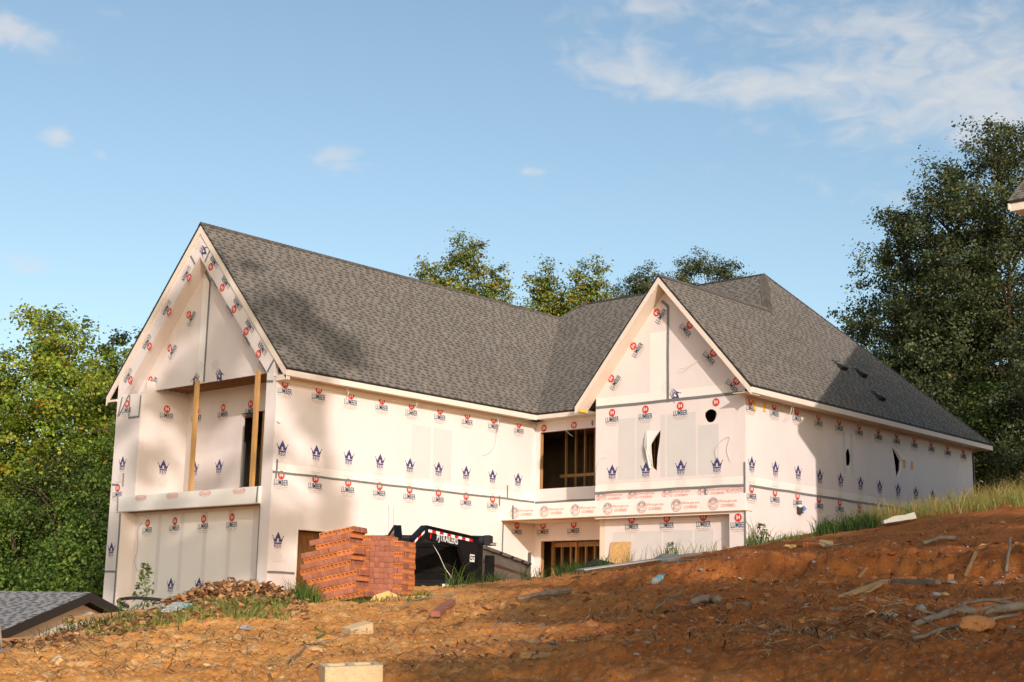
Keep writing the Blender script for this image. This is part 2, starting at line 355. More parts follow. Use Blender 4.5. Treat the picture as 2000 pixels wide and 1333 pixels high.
def make_ground():
    t = np.concatenate([np.linspace(-0.40, 0.40, 700), np.linspace(0.40, 2 * math.pi - 0.40, 92)[1:-1]])
    r = np.concatenate([np.linspace(0.25, 6, 20)[:-1], np.geomspace(6, 30, 470), np.geomspace(30, 900, 60)[1:]])
    T, Rr = np.meshgrid(t, r); x = CAM[0] + Rr * np.cos(HEAD + T); y = CAM[1] + Rr * np.sin(HEAD + T)
    z = ground_z(x, y); nt = len(t); nr = len(r)
    idx = np.arange(nt * nr).reshape(nr, nt); a = idx[:-1]; b = idx[1:]
    f = np.stack([a, np.roll(a, -1, 1), np.roll(b, -1, 1), b], -1).reshape(-1, 4)[:, ::-1]
    V = np.stack([x, y, z], -1).reshape(-1, 3); V = np.vstack([V, [[CAM[0], CAM[1], -1.6]]])
    o = fast('ground', V, f, 'clay', smooth=False); o['kind'] = 'structure'
    c = bpy.data.meshes.new('ground_centre')
    return o
def clay():
    M = bpy.data.materials.new('clay'); M.use_nodes = True; MATS['clay'] = M
    N = M.node_tree.nodes; L = M.node_tree.links; p = N['Principled BSDF']; p.inputs['Roughness'].default_value = 0.95; p.inputs['Specular IOR Level'].default_value = 0.08
    t = N.new('ShaderNodeTexCoord')
    def noise(s, d=6, off=0, rough=.6):
        mpn = N.new('ShaderNodeMapping'); mpn.inputs['Location'].default_value = (off, off * .7, 0); L.new(t.outputs['Object'], mpn.inputs['Vector'])
        n = N.new('ShaderNodeTexNoise'); n.inputs['Scale'].default_value = s; n.inputs['Detail'].default_value = d; n.inputs['Roughness'].default_value = rough; L.new(mpn.outputs[0], n.inputs['Vector']); return n.outputs['Fac']
    def ramp(v, a, b):
        r = N.new('ShaderNodeMapRange'); r.inputs['From Min'].default_value = a; r.inputs['From Max'].default_value = b; r.interpolation_type = 'SMOOTHSTEP'; L.new(v, r.inputs['Value']); return r.outputs[0]
    def mixc(f, a, b):
        mm = N.new('ShaderNodeMix'); mm.data_type = 'RGBA'; L.new(f, mm.inputs[0])
        for i, c in ((6, a), (7, b)):
            if isinstance(c, tuple): mm.inputs[i].default_value = c
            else: L.new(c, mm.inputs[i])
        return mm.outputs[2]
    dry = mixc(ramp(noise(1.1), .35, .65), (0.78, 0.375, 0.11, 1), (0.70, 0.30, 0.078, 1))
    dry = mixc(ramp(noise(9, 5, 3), .5, .68), dry, (0.80, 0.52, 0.24, 1))
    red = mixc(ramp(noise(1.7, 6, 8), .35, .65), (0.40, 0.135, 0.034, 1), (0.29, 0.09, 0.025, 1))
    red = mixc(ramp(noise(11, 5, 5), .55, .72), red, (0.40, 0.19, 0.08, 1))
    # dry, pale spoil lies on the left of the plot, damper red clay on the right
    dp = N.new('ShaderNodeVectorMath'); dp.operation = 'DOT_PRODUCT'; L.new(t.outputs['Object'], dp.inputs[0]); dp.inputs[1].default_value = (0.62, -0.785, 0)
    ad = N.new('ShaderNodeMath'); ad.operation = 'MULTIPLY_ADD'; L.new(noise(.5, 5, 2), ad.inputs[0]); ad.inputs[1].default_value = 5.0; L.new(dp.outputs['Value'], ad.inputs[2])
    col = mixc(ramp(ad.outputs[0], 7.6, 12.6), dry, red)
    col = mixc(ramp(noise(3.2, 7, 12), .60, .72), col, (0.19, 0.095, 0.042, 1))
    sp = noise(60, 2, 1); col = mixc(ramp(sp, .64, .70), col, (0.50, 0.36, 0.22, 1))
    sp = noise(42, 2, 6); col = mixc(ramp(sp, .66, .72), col, (0.10, 0.05, 0.025, 1))
    L.new(col, p.inputs['Base Color'])
    b = N.new('ShaderNodeBump'); b.inputs['Strength'].default_value = 0.9; b.inputs['Distance'].default_value = 0.03; L.new(noise(26, 6, 4, .7), b.inputs['Height']); L.new(b.outputs[0], p.inputs['Normal'])
clay()
make_ground()

# ------------------------------------------------------------------ house
H = empty('house', (0, 0, 0), 0, 'unfinished two storey house in printed white house wrap under a grey shingle roof', 'house')
AG, AR, BR = 9.217, 10.757, -8.978        # front gable face, recessed wall, right side wall
XA, XB, XZ = Vector((1, 0, 0)), Vector((0, 1, 0)), Vector((0, 0, 1))
def wallA(name, a, outer, holes=(), th=0.15, mats=('wrap', 'wrap'), label=None):
    """wall facing -a; outline in (b, z)"""
    o = MB().slab(outer, holes, (a, 0, 0), XB, XZ, -XA, th, 0, 1).build(name, list(mats), H); return tag(o, label)
def wallB(name, b, outer, holes=(), th=0.15, mats=('wrap', 'wrap'), label=None, n=-1):
    o = MB().slab(outer, holes, (0, b, 0), XA, XZ, XB * n, th, 0, 1).build(name, list(mats), H); return tag(o, label)
rect = lambda x0, x1, z0, z1: [(x0, z0), (x1, z0), (x1, z1), (x0, z1)]
GAR = rect(0.982, 4.6, -.79, 2.39)
long_wall = wallB('wall', 0, [(0, -.8), (.982, -.8), (.982, 2.39), (4.6, 2.39), (4.6, -.8), (AR, -.8), (AR, 6.47), (0, 6.47)], label='long sunlit side wall between the two gables')
# left gable: columns, rake band, recessed triangle
wallA('column', 0, rect(6.38, 7.67, 3.04, 6.6), label='wrapped upper left porch column')
wallA('column', 0, rect(7.0, 7.67, -.8, 3.038), th=.5)
wallA('column', 0, rect(.152, .45, -.8, 6.6), th=.3)
S1 = 1.101
gab_out = [(0.152, 6.602), (.45, 6.602), (3.9, 10.42), (7.38, 6.602), (7.67, 6.602), (7.67, 7.17), (3.9, 11.3), (.152, 7.2)]
rake_band = wallA('gable_band', 0, gab_out, th=.15)
panel_l = wallA('gable_panel', .45, [(.16, 6.72), (7.5, 6.72), (7.5, 7.2), (3.9, 11.1), (.16, 7.0)], th=.05, label='recessed triangular gable panel above the porch')
for sgn in (1, -1):     # sloping soffit between band and panel
    b0, b1 = (3.9, 7.4) if sgn > 0 else (3.9, .43)
    MB().hexa([(.152, b0, 10.43), (.448, b0, 10.43), (.448, b1, 6.6), (.152, b1, 6.6), (.152, b0, 10.5), (.448, b0, 10.5), (.448, b1, 6.67), (.152, b1, 6.67)]).build('rake_soffit', 'wrap', H)
porch_left = wallB('porch_wall', 6.38, rect(.152, 1.85, 3.5, 6.98), th=.12)
porch_back = wallA('porch_wall', 1.7, rect(.152, 6.378, 3.5, 6.98), [rect(2.35, 3.68, 3.52, 5.96)], th=.12)
MB().box((.102, .452, 3.06), (1.85, 6.99, 3.498)).build('porch_floor', 'joist', H)
band_l = MB().box((-.07, .43, 3.045), (.10, 7.18, 3.50)).build('porch_beam', 'wrap_white', H)
for k in range(7): MB().box((.56 + k * .2, .16, 6.76), (.60 + k * .2, 6.37, 6.94)).build('ceiling_joist', 'joist', H)
MB().box((.502, .155, 6.945), (1.69, 6.37, 6.98)).build('porch_ceiling', 'joist', H)
for b, w in ((3.74, .13), (.95, .13)):
    o = MB().box((.04, b - w / 2, 3.50), (.13, b + w / 2, 6.72)).build('post', 'post', H)
low_l = wallA('wall', .5, rect(.16, 6.998, -.8, 3.05), th=.1, label='shaded lower wall under the porch')
# outer left, back and far walls (they close the house)
wallB('wall', 7.67, rect(0.5, 23.9, -.8, 6.47), [rect(4.55, 4.85, 3.7, 5.7)], n=1)
wallA('wall', 23.92, rect(BR, 7.67, -.8, 6.45), th=-.15)
# recessed wall with the big window above and the doorway below
win_wall = wallA('wall', AR, [(.0, 3.3), (0, 6.47), (-3.8, 6.47), (-3.8, 3.3)], [rect(-3.5, -.2, 4.28, 6.12)], label='recessed wall with the large unglazed window', mats=('wrap', 'stud'))
door_wall = wallA('wall', AR, [(0, -.8), (0, 3.2), (-3.8, 3.2), (-3.8, -.8), (-3.3, -.8), (-3.3, 2.61), (-.3, 2.61), (-.3, -.8)], label='recessed lower wall with the doorway', mats=('wrap', 'stud'))
# front gable
def tearF():
    t = [(-5.76, 5.2), (-5.78, 4.9), (-5.83, 4.52), (-5.97, 4.42), (-5.99, 4.8), (-6.06, 5.2), (-6.12, 5.62), (-5.97, 5.46)]
    h = [(-7.84 + .2 * math.cos(t_) * (1 + .1 * math.sin(3 * t_)), 5.87 + .19 * math.sin(t_)) for t_ in np.linspace(0, 2 * math.pi, 14)[:-1]]
    return [t, h]
front = wallA('wall', AG, [(-3.71, 3.1), (-3.71, 6.8), (-6.37, 9.86), (BR, 6.8), (BR, 3.1)], tearF(), th=.02, label='front gable wall with torn house wrap')
wallA('wall', AG, rect(BR, -8.43, -.8, 3.098), th=.02)
low_f = wallA('wall', 9.517, rect(-8.6, -3.66, -.8, 3.16), th=.12, label='lower wall under the front band')
wallB('wall', -3.71, rect(AG + .152, AR - .002, 3.3, 6.47), n=1)
wallB('wall', -3.66, rect(9.64, AR - .002, -.8, 3.16), n=1)
MB().box((AG + .153, -8.42, 3.162), (AR - .002, -.002, 3.3)).build('deck', 'soffit', H)
beam_f = MB().box((AG - .06, -8.985, 3.18), (AG - .002, -3.0, 3.64)).box((AG - .06, -3.0, 3.18), (AG + .15, -.004, 3.64)).build('deck_beam', 'wrap_white', H)
MB().box((AG - .05, -8.98, 3.155), (AG + .3, -.01, 3.178)).build('beam_edge_board', 'lumber', H)
# right side wall with two tears
def lens(cx, cz, w, h, k=0.0):
    return [(cx + w * math.sin(t) * abs(math.sin(t / 1.0)) ** .2 * .5 + k * math.cos(t), cz + h * .5 * math.cos(t)) for t in np.linspace(0, 2 * math.pi, 15)[:-1]]
side = wallB('wall', BR, [(AG + .022, -.8), (23.9, -.8), (23.9, 6.39), (AG + .022, 6.39)],
             [lens(14.92, 5.17, .30, .58, .02), [(17.80, 5.83), (18.06, 5.62), (18.30, 5.40), (18.24, 5.12), (18.06, 4.86), (18.0, 5.1), (17.92, 5.5)]], th=.02, label='long right side wall half in shadow')
# floors and partitions seen through the openings
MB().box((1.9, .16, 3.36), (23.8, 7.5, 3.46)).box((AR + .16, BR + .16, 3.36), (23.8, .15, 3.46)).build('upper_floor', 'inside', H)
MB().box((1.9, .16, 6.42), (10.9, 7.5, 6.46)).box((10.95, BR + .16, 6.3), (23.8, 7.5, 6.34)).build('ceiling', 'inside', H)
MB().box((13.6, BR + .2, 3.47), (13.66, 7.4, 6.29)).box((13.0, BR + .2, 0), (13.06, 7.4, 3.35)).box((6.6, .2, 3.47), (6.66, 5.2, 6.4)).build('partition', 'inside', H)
stud = MB().box((-.019, -.045, 0), (.019, .045, 1)).mesh('stud', 'stud')
def studs(a, b, z0, z1, wide=False, s=1.0):
    o = link('stud', stud, H); o.location = (a, b, z0); o.scale = (s, s, z1 - z0); o.rotation_euler = (0, 0, R(90) if wide else 0); return o
for k in range(10): studs(11.9 + .02 * (k % 2), -.35 - .4 * k, 3.47, 6.29, True)
for k in range(7): studs(13.5, -.1 - .62 * k, 3.47, 6.29, True, 1.3)
MB().box((11.88, -4.2, 4.75), (11.92, -.1, 4.85)).build('blocking', 'stud', H)
for k in range(9): studs(11.3 + .05 * (k % 3), -.36 - .33 * k, -.4, 3.1, True, 1.5 if k % 3 == 0 else 1.0)
for k in range(6): studs(12.6, -.5 - .5 * k, -.4, 3.1, True, 1.2)
MB().box((11.28, -3.4, 2.45), (11.36, -.3, 2.6)).build('header', 'stud', H)
for b in (-5.93,): studs(AG + .35, b, 3.5, 6.3, True, 1.2)
studs(AG + .3, -7.85, 5.0, 6.2, True); studs(18.22, BR + .5, 3.5, 6.3)
for k in range(3): studs(1.78 + .02 * k, 2.55 + .12 * k, 3.5, 5.95)
# plank door filling the garage opening
for k in range(24):
    a0 = .985 + k * .15
    MB().box((a0 + .004, .28 + .006 * (k % 2), -.78), (a0 + .146, .32, 2.37)).build('door_plank', 'brown_board', H)
MB().box((.95, -.02, -.78), (.985, .10, 2.42)).box((.985, -.02, 2.385), (4.62, .10, 2.43)).build('door_frame', 'trim', H)

# ---- roof
def roof(polys, name='roof'):
    mb = MB()
    for p in polys:
        n = len(p); q = [(x, y, z - .055) for x, y, z in p]
        mb.add(list(p) + q, [tuple(range(n)), tuple(range(n, 2 * n))[::-1]] + [(i, (i + 1) % n, n + (i + 1) % n, n + i) for i in range(n)])
    return mb.build(name, 'drip', H)
P_LR = [(-.06, -.45, 6.66), (10.26, -.45, 6.66), (16.53, 3.9, 11.45), (-.06, 3.9, 11.45)]
P_LL = [(-.06, 8.25, 6.66), (-.06, 3.9, 11.45), (16.53, 3.9, 11.45), (10.26, 8.25, 6.66)]
P_MF = [(10.26, -.45, 6.66), (10.26, -3.42, 6.66), (14.73, -6.37, 10.08), (17.3, -4.63, 12.045), (17.3, 3.1, 12.045), (16.53, 3.9, 11.45)]
P_RS = [(8.717, -9.5, 6.54), (24.35, -9.5, 6.54), (17.3, -4.63, 12.048), (14.73, -6.37, 10.08), (8.717, -6.37, 10.08)]
P_FL = [(8.717, -3.26, 6.475), (8.717, -6.37, 10.08), (14.73, -6.37, 10.08), (10.26, -3.42, 6.66), (10.02, -3.26, 6.475)]
P_BK = [(24.35, -9.5, 6.54), (24.35, 8.25, 6.54), (17.3, 3.1, 12.048), (17.3, -4.63, 12.048)]
P_LH = [(24.35, 8.25, 6.54), (10.26, 8.25, 6.64), (16.53, 3.9, 11.45), (17.3, 3.1, 12.045)]
rng = np.random.default_rng(5)
def shingle_cover(poly, parent, expo=.143, hue=(1, 1, 1)):
    """overlapping courses of laminated tabs, each with its own thickness and tone"""
    P = [Vector(p) for p in poly]
    nrm = Vector((0, 0, 0))
    for i in range(len(P)): nrm += P[i].cross(P[(i + 1) % len(P)])
    nrm.normalize()
    if nrm.z < 0: nrm = -nrm
    u = XZ.cross(nrm).normalized(); v = nrm.cross(u).normalized()
    if v.z < 0: v = -v; u = -u
    O = P[0]; Q = [((p - O).dot(u), (p - O).dot(v)) for p in P]
    vmin = min(q[1] for q in Q); vmax = max(q[1] for q in Q)
    def span(t):
        xs = []
        for i in range(len(Q)):
            (x0, y0), (x1, y1) = Q[i], Q[(i + 1) % len(Q)]
            if (y0 <= t < y1) or (y1 <= t < y0): xs.append(x0 + (x1 - x0) * (t - y0) / (y1 - y0))
        return (min(xs), max(xs)) if len(xs) >= 2 else None
    V = []; F = []; C = []
    un = np.array(u); vn = np.array(v); nn = np.array(nrm); on = np.array(O)
    def add(pts, tone):
        k = len(V)
        for x, y, h in pts: V.append(on + un * x + vn * y + nn * h); C.append(tone)
        F.append((k, k + 1, k + 2, k + 3))
    t = vmin - .0
    row = 0
    base_l = np.array((.232, .209, .182)); base_d = np.array((.105, .094, .081)); base_l = base_l * hue; base_d = base_d * hue
    while t < vmax - .02:
        t1 = min(t + expo + .02, vmax - .002); s0 = span(t + .004); s1 = span(t1)
        if s0 and s1:
            lo = min(s0[0], s1[0]); hi = max(s0[1], s1[1]); x = lo - rng.random() * .3; dark = rng.random() < .5
            while x < hi:
                w = (.09 + .13 * rng.random()) if dark else (.06 + .20 * rng.random() ** 1.4)
                xa0, xb0 = np.clip([x, x + w], s0[0], s0[1]); xa1, xb1 = np.clip([x, x + w], s1[0], s1[1])
                if xb0 - xa0 > .004 or xb1 - xa1 > .004:
                    hgt = .010 if dark else .019
                    tone = (base_d if dark else base_l) * (0.92 + .16 * rng.random())
                    if dark:
                        xam, xbm = xa0 + (xa1 - xa0) * .5, xb0 + (xb1 - xb0) * .5; tm = t + (t1 - t) * .5
                        add([(xa0, t, hgt), (xb0, t, hgt), (xbm, tm, hgt * .6), (xam, tm, hgt * .6)], tone)
                        add([(xam, tm, hgt * .6 + .004), (xbm, tm, hgt * .6 + .004), (xb1, t1, .003), (xa1, t1, .003)], base_l * (.92 + .14 * rng.random()))
                    else: add([(xa0, t, hgt), (xb0, t, hgt), (xb1, t1, .003), (xa1, t1, .003)], tone)
                    add([(xa0, t, 0), (xb0, t, 0), (xb0, t, hgt), (xa0, t, hgt)], tone * .9)
                    if not dark:
                        add([(xa0, t, 0), (xa0, t, hgt), (xa1, t1, .003), (xa1, t1, 0)], tone * .9)
                        add([(xb0, t, 0), (xb0, t, hgt), (xb1, t1, .003), (xb1, t1, 0)], tone * .9)
                x += w; dark = not dark
        t += expo; row += 1
    o = fast('shingle', np.array(V), np.array(F), 'shingle', np.array(C), parent=parent); o['kind'] = 'stuff'; return o
roof_l = roof([P_LR, P_LL]); roof_m = roof([P_MF, P_BK, P_LH]); roof_f = roof([P_RS, P_FL])
tag(roof_l, 'left gable roof slope dappled by tree shadow'); tag(roof_f, 'front gable roof running back over the shaded side'); tag(roof_m, 'hipped main roof')
for p in (P_LR, P_LL): shingle_cover(p, roof_l)
for p in (P_MF, P_BK, P_LH): shingle_cover(p, roof_m)
for p in (P_RS, P_FL): shingle_cover(p, roof_f)
def caps(p, q, parent, w=.15, n1=None, n2=None):
    """ridge cap shingles lapped along a line"""
    p = Vector(p); q = Vector(q); d = q - p; L_ = d.length; d.normalize(); V = []; F = []; C = []
    sd = d.cross(XZ).normalized()
    k = int(L_ / .15)
    for i in range(k):
        a = p + d * (L_ * i / k); b = p + d * (L_ * (i + 1.25) / k); tone = np.array((.105, .094, .083)) * (.85 + .3 * rng.random())
        for s_, nd in ((1, n1), (-1, n2)):
            nd = nd if nd is not None else (sd * s_ - XZ * 1.1).normalized()
            nd = Vector(nd).normalized()
            up = Vector((0, 0, .035)); j = len(V)
            for pt in (a + up, b + up * .6, b + up * .6 + nd * w, a + up + nd * w): V.append(tuple(pt)); C.append(tone)
            for pt in (a, a + nd * w): V.append(tuple(pt)); C.append(tone)
            F.append((j, j + 1, j + 2, j + 3)); F.append((j, j + 3, j + 5, j + 4))
    o = fast('ridge_cap', np.array(V), np.array(F), 'shingle', np.array(C), parent=parent); return o
def slopedir(poly, inward):
    P = [Vector(p) for p in poly]; n = (P[1] - P[0]).cross(P[2] - P[0]).normalized()
    return n
caps((-.06, 3.9, 11.45), (16.5, 3.9, 11.45), roof_l)
caps((17.3, 3.1, 12.045), (17.3, -4.63, 12.045), roof_m, n1=(-1, 0, -.764), n2=(1, 0, -.78))
caps((14.73, -6.37, 10.10), (17.3, -4.63, 12.05), roof_m, w=.28, n1=(-.2, -.9, -1.05), n2=(-1.0, .35, -.78))
caps((24.3, -9.47, 6.57), (17.3, -4.63, 12.05), roof_m, n1=(0, -1, -1.131), n2=(1, 0, -.78))
caps((8.717, -6.37, 10.085), (14.73, -6.37, 10.085), roof_f)
# small pipe vents on the shaded slope
for a, b, z in ((16.516, -7.896, 8.355), (17.724, -7.951, 8.291), (17.417, -8.732, 7.408)):
    dv = Vector((0, .662, .749)); nv = Vector((0, -.749, .662)); c = Vector((a, b, z)); mb = MB()
    pts = []
    for u_, v_, n_ in ((-.17, -.2, .01), (.17, -.2, .01), (.17, .18, .01), (-.17, .18, .01), (-.15, -.2, .14), (.15, -.2, .14), (.12, .12, .03), (-.12, .12, .03)):
        pts.append(c + XA * u_ + dv * v_ + nv * n_)
    mb.hexa(pts); mb.add([c + XA * x + dv * y + nv * .012 for x, y in ((-.22, -.24), (.22, -.24), (.22, .26), (-.22, .26))], [(0, 1, 2, 3)])
    mb.build('roof_vent', 'drip', roof_f)
# fascia, soffit, frieze and rake boards
def board(name, lo, hi, m='trim'): return MB().box(lo, hi).build(name, m, H)
board('fascia', (-.03, -.452, 6.445), (10.285, -.42, 6.603))
board('soffit', (-.03, -.42, 6.472), (10.3, .1, 6.49), 'soffit')
board('frieze', (.002, -.04, 6.325), (AR - .002, -.002, 6.468))
board('fascia', (10.258, -3.72, 6.47), (10.29, -.452, 6.603)); board('soffit', (10.29, -3.7, 6.472), (AR + .1, -.424, 6.49), 'soffit')
board('frieze', (AR - .04, -3.7, 6.36), (AR - .003, -.05, 6.468))
board('fascia', (8.75, -9.502, 6.33), (24.33, -9.472, 6.483)); board('soffit', (8.75, -9.47, 6.345), (24.3, BR + .1, 6.362), 'soffit')
board('frieze', (AG + .01, BR - .03, 6.27), (23.9, BR - .002, 6.343))
board('fascia', (24.30, -9.47, 6.33), (24.33, 8.2, 6.483))
board('eave_return', (-.045, -.42, 6.34), (.10, -.002, 6.47)); board('eave_return', (-.045, 7.68, 6.44), (.3, 8.1, 6.5))
def rake(a0, a1, bl, zl, bt, zt, depth, name='rake_board'):
    return MB().hexa([(a0, bl, zl - depth), (a1, bl, zl - depth), (a1, bt, zt - depth), (a0, bt, zt - depth), (a0, bl, zl), (a1, bl, zl), (a1, bt, zt), (a0, bt, zt)]).build(name, 'trim', H)
rake(-.045, -.002, -.43, 6.61, 3.9, 11.375, .26); rake(-.045, -.002, 8.23, 6.61, 3.9, 11.375, .26)
rake(8.72, 8.755, -3.29, 6.44, -6.37, 10.01, .20); rake(8.72, 8.755, -9.48, 6.47, -6.37, 10.01, .20)
for bl, zl in ((-3.31, 6.42), (-9.46, 6.45)):
    MB().hexa([(8.757, bl, zl - .16), (AG - .002, bl, zl - .16), (AG - .002, -6.37, 9.82), (8.757, -6.37, 9.82), (8.757, bl, zl - .145), (AG - .002, bl, zl - .145), (AG - .002, -6.37, 9.835), (8.757, -6.37, 9.835)]).build('rake_soffit', 'trim', H)
board('lookout', (8.80, -3.42, 6.30), (9.2, -3.36, 6.39), 'yellow_block')

# ---- printing on the wrap (each logo its own flat piece, shared mesh)
INK = ['ink_red', 'ink_blue', 'ink_navy', 'ink_grey', 'ink_pink', 'ink_white']
def disc(mb, cx, cy, r, mi, z=0, n=28): mb.poly([(cx + r * math.cos(2 * math.pi * k / n), cy + r * math.sin(2 * math.pi * k / n), z) for k in range(n)], mi)
def ring(mb, cx, cy, r0, r1, mi, z=0, n=32):
    v = [(cx + r * math.cos(2 * math.pi * k / n), cy + r * math.sin(2 * math.pi * k / n), z) for k in range(n) for r in (r0, r1)]
    mb.add(v, [(2 * k, 2 * k + 1, (2 * k + 3) % (2 * n), (2 * k + 2) % (2 * n)) for k in range(n)], mi)
def lumber_logo():
    mb = MB(); disc(mb, 0, .208, .118, 0)
    add_text(mb, '84', .165, 0, .206, 5, .001, .82, .003)
    add_text(mb, 'LUMBER', .22, 0, 0, 1, .0035, .62)
    add_text(mb, 'Build on what we know.', .052, 0, -.108, 3, .001, .95)
    add_text(mb, 'www.84lumber.com', .05, 0, -.165, 4, 0, .9)
    add_text(mb, 'Established 1956', .05, 0, .39, 3, 0, .9)
    return mb.mesh('lumber_logo', INK)
def disc_logo():
    mb = MB(); disc(mb, 0, .208, .118, 0); add_text(mb, '84', .165, 0, .206, 5, .001, .82, .003)
    return mb.mesh('disc_logo', INK)
def rex_logo():
    mb = MB()
    mb.poly([(-.125, .005, 0), (.125, .005, 0), (.135, .045, 0), (-.135, .045, 0)], 2)                 # crown base
    mb.poly([(-.13, .055, 0), (-.185, .205, 0), (-.10, .125, 0), (-.055, .06, 0)], 2); mb.poly([(.13, .055, 0), (.055, .06, 0), (.10, .125, 0), (.185, .205, 0)], 2)
    mb.poly([(-.05, .06, 0), (-.10, .125, 0), (-.085, .18, 0), (-.03, .15, 0), (-.03, .06, 0)], 2); mb.poly([(.05, .06, 0), (.03, .06, 0), (.03, .15, 0), (.085, .18, 0), (.10, .125, 0)], 2)
    mb.poly([(-.085, .18, 0), (0, .33, 0), (.085, .18, 0), (.03, .15, 0), (-.03, .15, 0)], 2)
    disc(mb, -.185, .215, .018, 2, n=10); disc(mb, .185, .215, .018, 2, n=10)
    add_text(mb, 'REX', .125, 0, -.055, 2, .002, 1.15); add_text(mb, 'WRAP', .062, 0, -.135, 3, 0, 1.3)
    for k, (w, s) in enumerate(((.12, .03), (.38, .02), (.34, .02), (.38, .02), (.30, .02), (.36, .02), (.28, .028))):
        y = -.20 - .045 * k
        mb.poly([(-w / 2, y, 0), (w / 2, y, 0), (w / 2, y + s * .28, 0), (-w / 2, y + s * .28, 0)], 3)
    return mb.mesh('crown_logo', INK)
def watson_logo():
    mb = MB(); ring(mb, 0, 0, .158, .178, 4)
    def arc(txt, r, a0, da, flip=False):
        for i, ch in enumerate(txt):
            t = a0 + da * i; v, f = text_geo(ch, .085, .001, 1.0); rot = t - math.pi / 2 + (math.pi if flip else 0)
            c, s = math.cos(rot), math.sin(rot); mb.add([(r * math.cos(t) + x * c - y * s, r * math.sin(t) + x * s + y * c, 0) for x, y in v], f, 3 if flip else 1)
    arc('WATSON', .115, R(150), R(-24)); arc('METALS', .118, R(212), R(24), True)
    for k in range(3): mb.poly([(-.11, -.035 + k * .03, 0), (.11, -.015 + k * .03, 0), (.11, -.001 + k * .03, 0), (-.11, -.021 + k * .03, 0)], 4)
    add_text(mb, "We've got you", .105, .48, .06, 4, .001, .95); add_text(mb, 'COVERED', .11, .48, -.065, 4, .002, .95)
    return mb.mesh('metals_logo', INK)
def dupont_logo():
    mb = MB(); n = 28
    v = [(.27 * k * math.cos(t), .085 * k * math.sin(t), 0) for t in np.linspace(0, 2 * math.pi, n + 1)[:-1] for k in (.90, 1.0)]
    mb.add(v, [(2 * k, 2 * k + 1, (2 * k + 3) % (2 * n), (2 * k + 2) % (2 * n)) for k in range(n)], 4)
    add_text(mb, 'DUPONT', .13, 0, 0, 4, .002, .85); return mb.mesh('oval_logo', INK)
MDISC = disc_logo()
M84, MREX, MWAT, MDUP = lumber_logo(), rex_logo(), watson_logo(), dupont_logo()
def put(mesh, name, parent, pos, face, rot=0.0, off=.006, s=1.0):
    """face 'A' looks along -a, 'B' along -b"""
    right = -XB if face == 'A' else XA; nrm = -XA if face == 'A' else -XB
    c, s_ = math.cos(rot), math.sin(rot); r_ = right * c + XZ * s_; u_ = -right * s_ + XZ * c
    mw = Matrix.Identity(4); p = Vector(pos) + nrm * off
    for i in range(3): mw[i][0] = r_[i] * s; mw[i][1] = u_[i] * s; mw[i][2] = nrm[i] * s; mw[i][3] = p[i]
    return link(name, mesh, parent, mw)
L84 = lambda par, pos, face, rot=0, **k: put(M84, 'lumber_logo', par, pos, face, rot, **k)
LRX = lambda par, pos, face, rot=0, **k: put(MREX, 'crown_logo', par, pos, face, rot, **k)
for k in range(9):
    L84(long_wall, (.277 + 1.204 * k, 0, 6.085), 'B'); LRX(long_wall, (.297 + 1.203 * k, 0, 4.42), 'B')
    if k < 8: L84(long_wall, (.309 + 1.205 * k, 0, 3.60), 'B')
LRX(long_wall, (.31, 0, 1.96), 'B'); L84(long_wall, (9.913, 0, 2.86), 'B')
for k in range(12):
    L84(side, (9.49 + 1.234 * k, BR, 6.02), 'B')
    if k < 11: LRX(side, (9.52 + 1.23 * k, BR, 4.36), 'B')
    if k < 6: L84(side, (9.486 + 1.215 * k, BR, 3.57), 'B')
for b in (-4.33, -5.562, -6.798, -8.02):
    put(MDISC if b < -8 else M84, 'lumber_logo', front, (AG, b, 6.03), 'A'); LRX(front, (AG, b - .02, 4.37), 'A')
for b, z in ((-6.12, 8.95), (-5.266, 8.04), (-4.444, 7.14)): L84(front, (AG, b, z), 'A', R(49))
for b, z in ((-6.98, 8.43), (-7.786, 7.52), (-8.55, 6.64)): L84(front, (AG, b, z), 'A', R(-49))
LRX(front, (AG, -6.55, 6.62), 'A', R(-132), s=.95)
for b in (-4.85, -6.11, -7.37): L84(low_f, (9.517, b, 2.86), 'A')
L84(front, (AG, -8.717, 2.78), 'A')
for b in (-.345, -1.6): put(MDISC, 'lumber_logo', win_wall, (AR, b, 6.04), 'A')
for b in (-.374, -1.635): L84(door_wall, (AR, b, 2.90), 'A')
for k, b in enumerate((-.57, -1.776, -3.003, -4.235, -5.479, -6.701, -7.945)): put(MWAT, 'metals_logo', beam_f, (AG - .06, b, 3.39), 'A')
for b in (-3.946, -5.108, -6.341, -7.57): put(MWAT, 'metals_logo', front, (AG, b, 3.735), 'A')
put(MDUP, 'oval_logo', front, (AG, -8.6, 3.74), 'A')
# left gable
for b, z in ((4.443, 9.96), (5.33, 9.034), (6.234, 8.091), (7.118, 7.149)): L84(rake_band, (0, b + .08, z + .04), 'A', R(227.7))
for k in range(5): L84(rake_band, (0, 3.17 - .615 * k, 10.17 - .713 * k), 'A', R(132.3))
LRX(rake_band, (0, 3.80, 10.62), 'A', R(-125), s=.9)
for b, z in ((4.74, 8.74), (5.6, 7.82), (6.5, 6.93)): L84(panel_l, (.45, b, z), 'A', R(48))
for b, z in ((3.70, 9.72), (2.85, 8.76), (2.0, 7.80), (1.19, 6.95)): L84(panel_l, (.45, b, z), 'A', R(-48))
LRX(panel_l, (.45, 4.30, 6.92), 'A', R(150), s=.95); LRX(panel_l, (.45, 3.25, 6.93), 'A', R(-145), s=.95)
for b, z in ((6.35, 2.51), (4.98, 2.53), (3.6, 2.545), (2.285, 2.55)): L84(low_l, (.5, b, z), 'A')
for b, z in ((4.98, .79), (3.63, .79), (2.30, .80)): LRX(low_l, (.5, b, z), 'A')
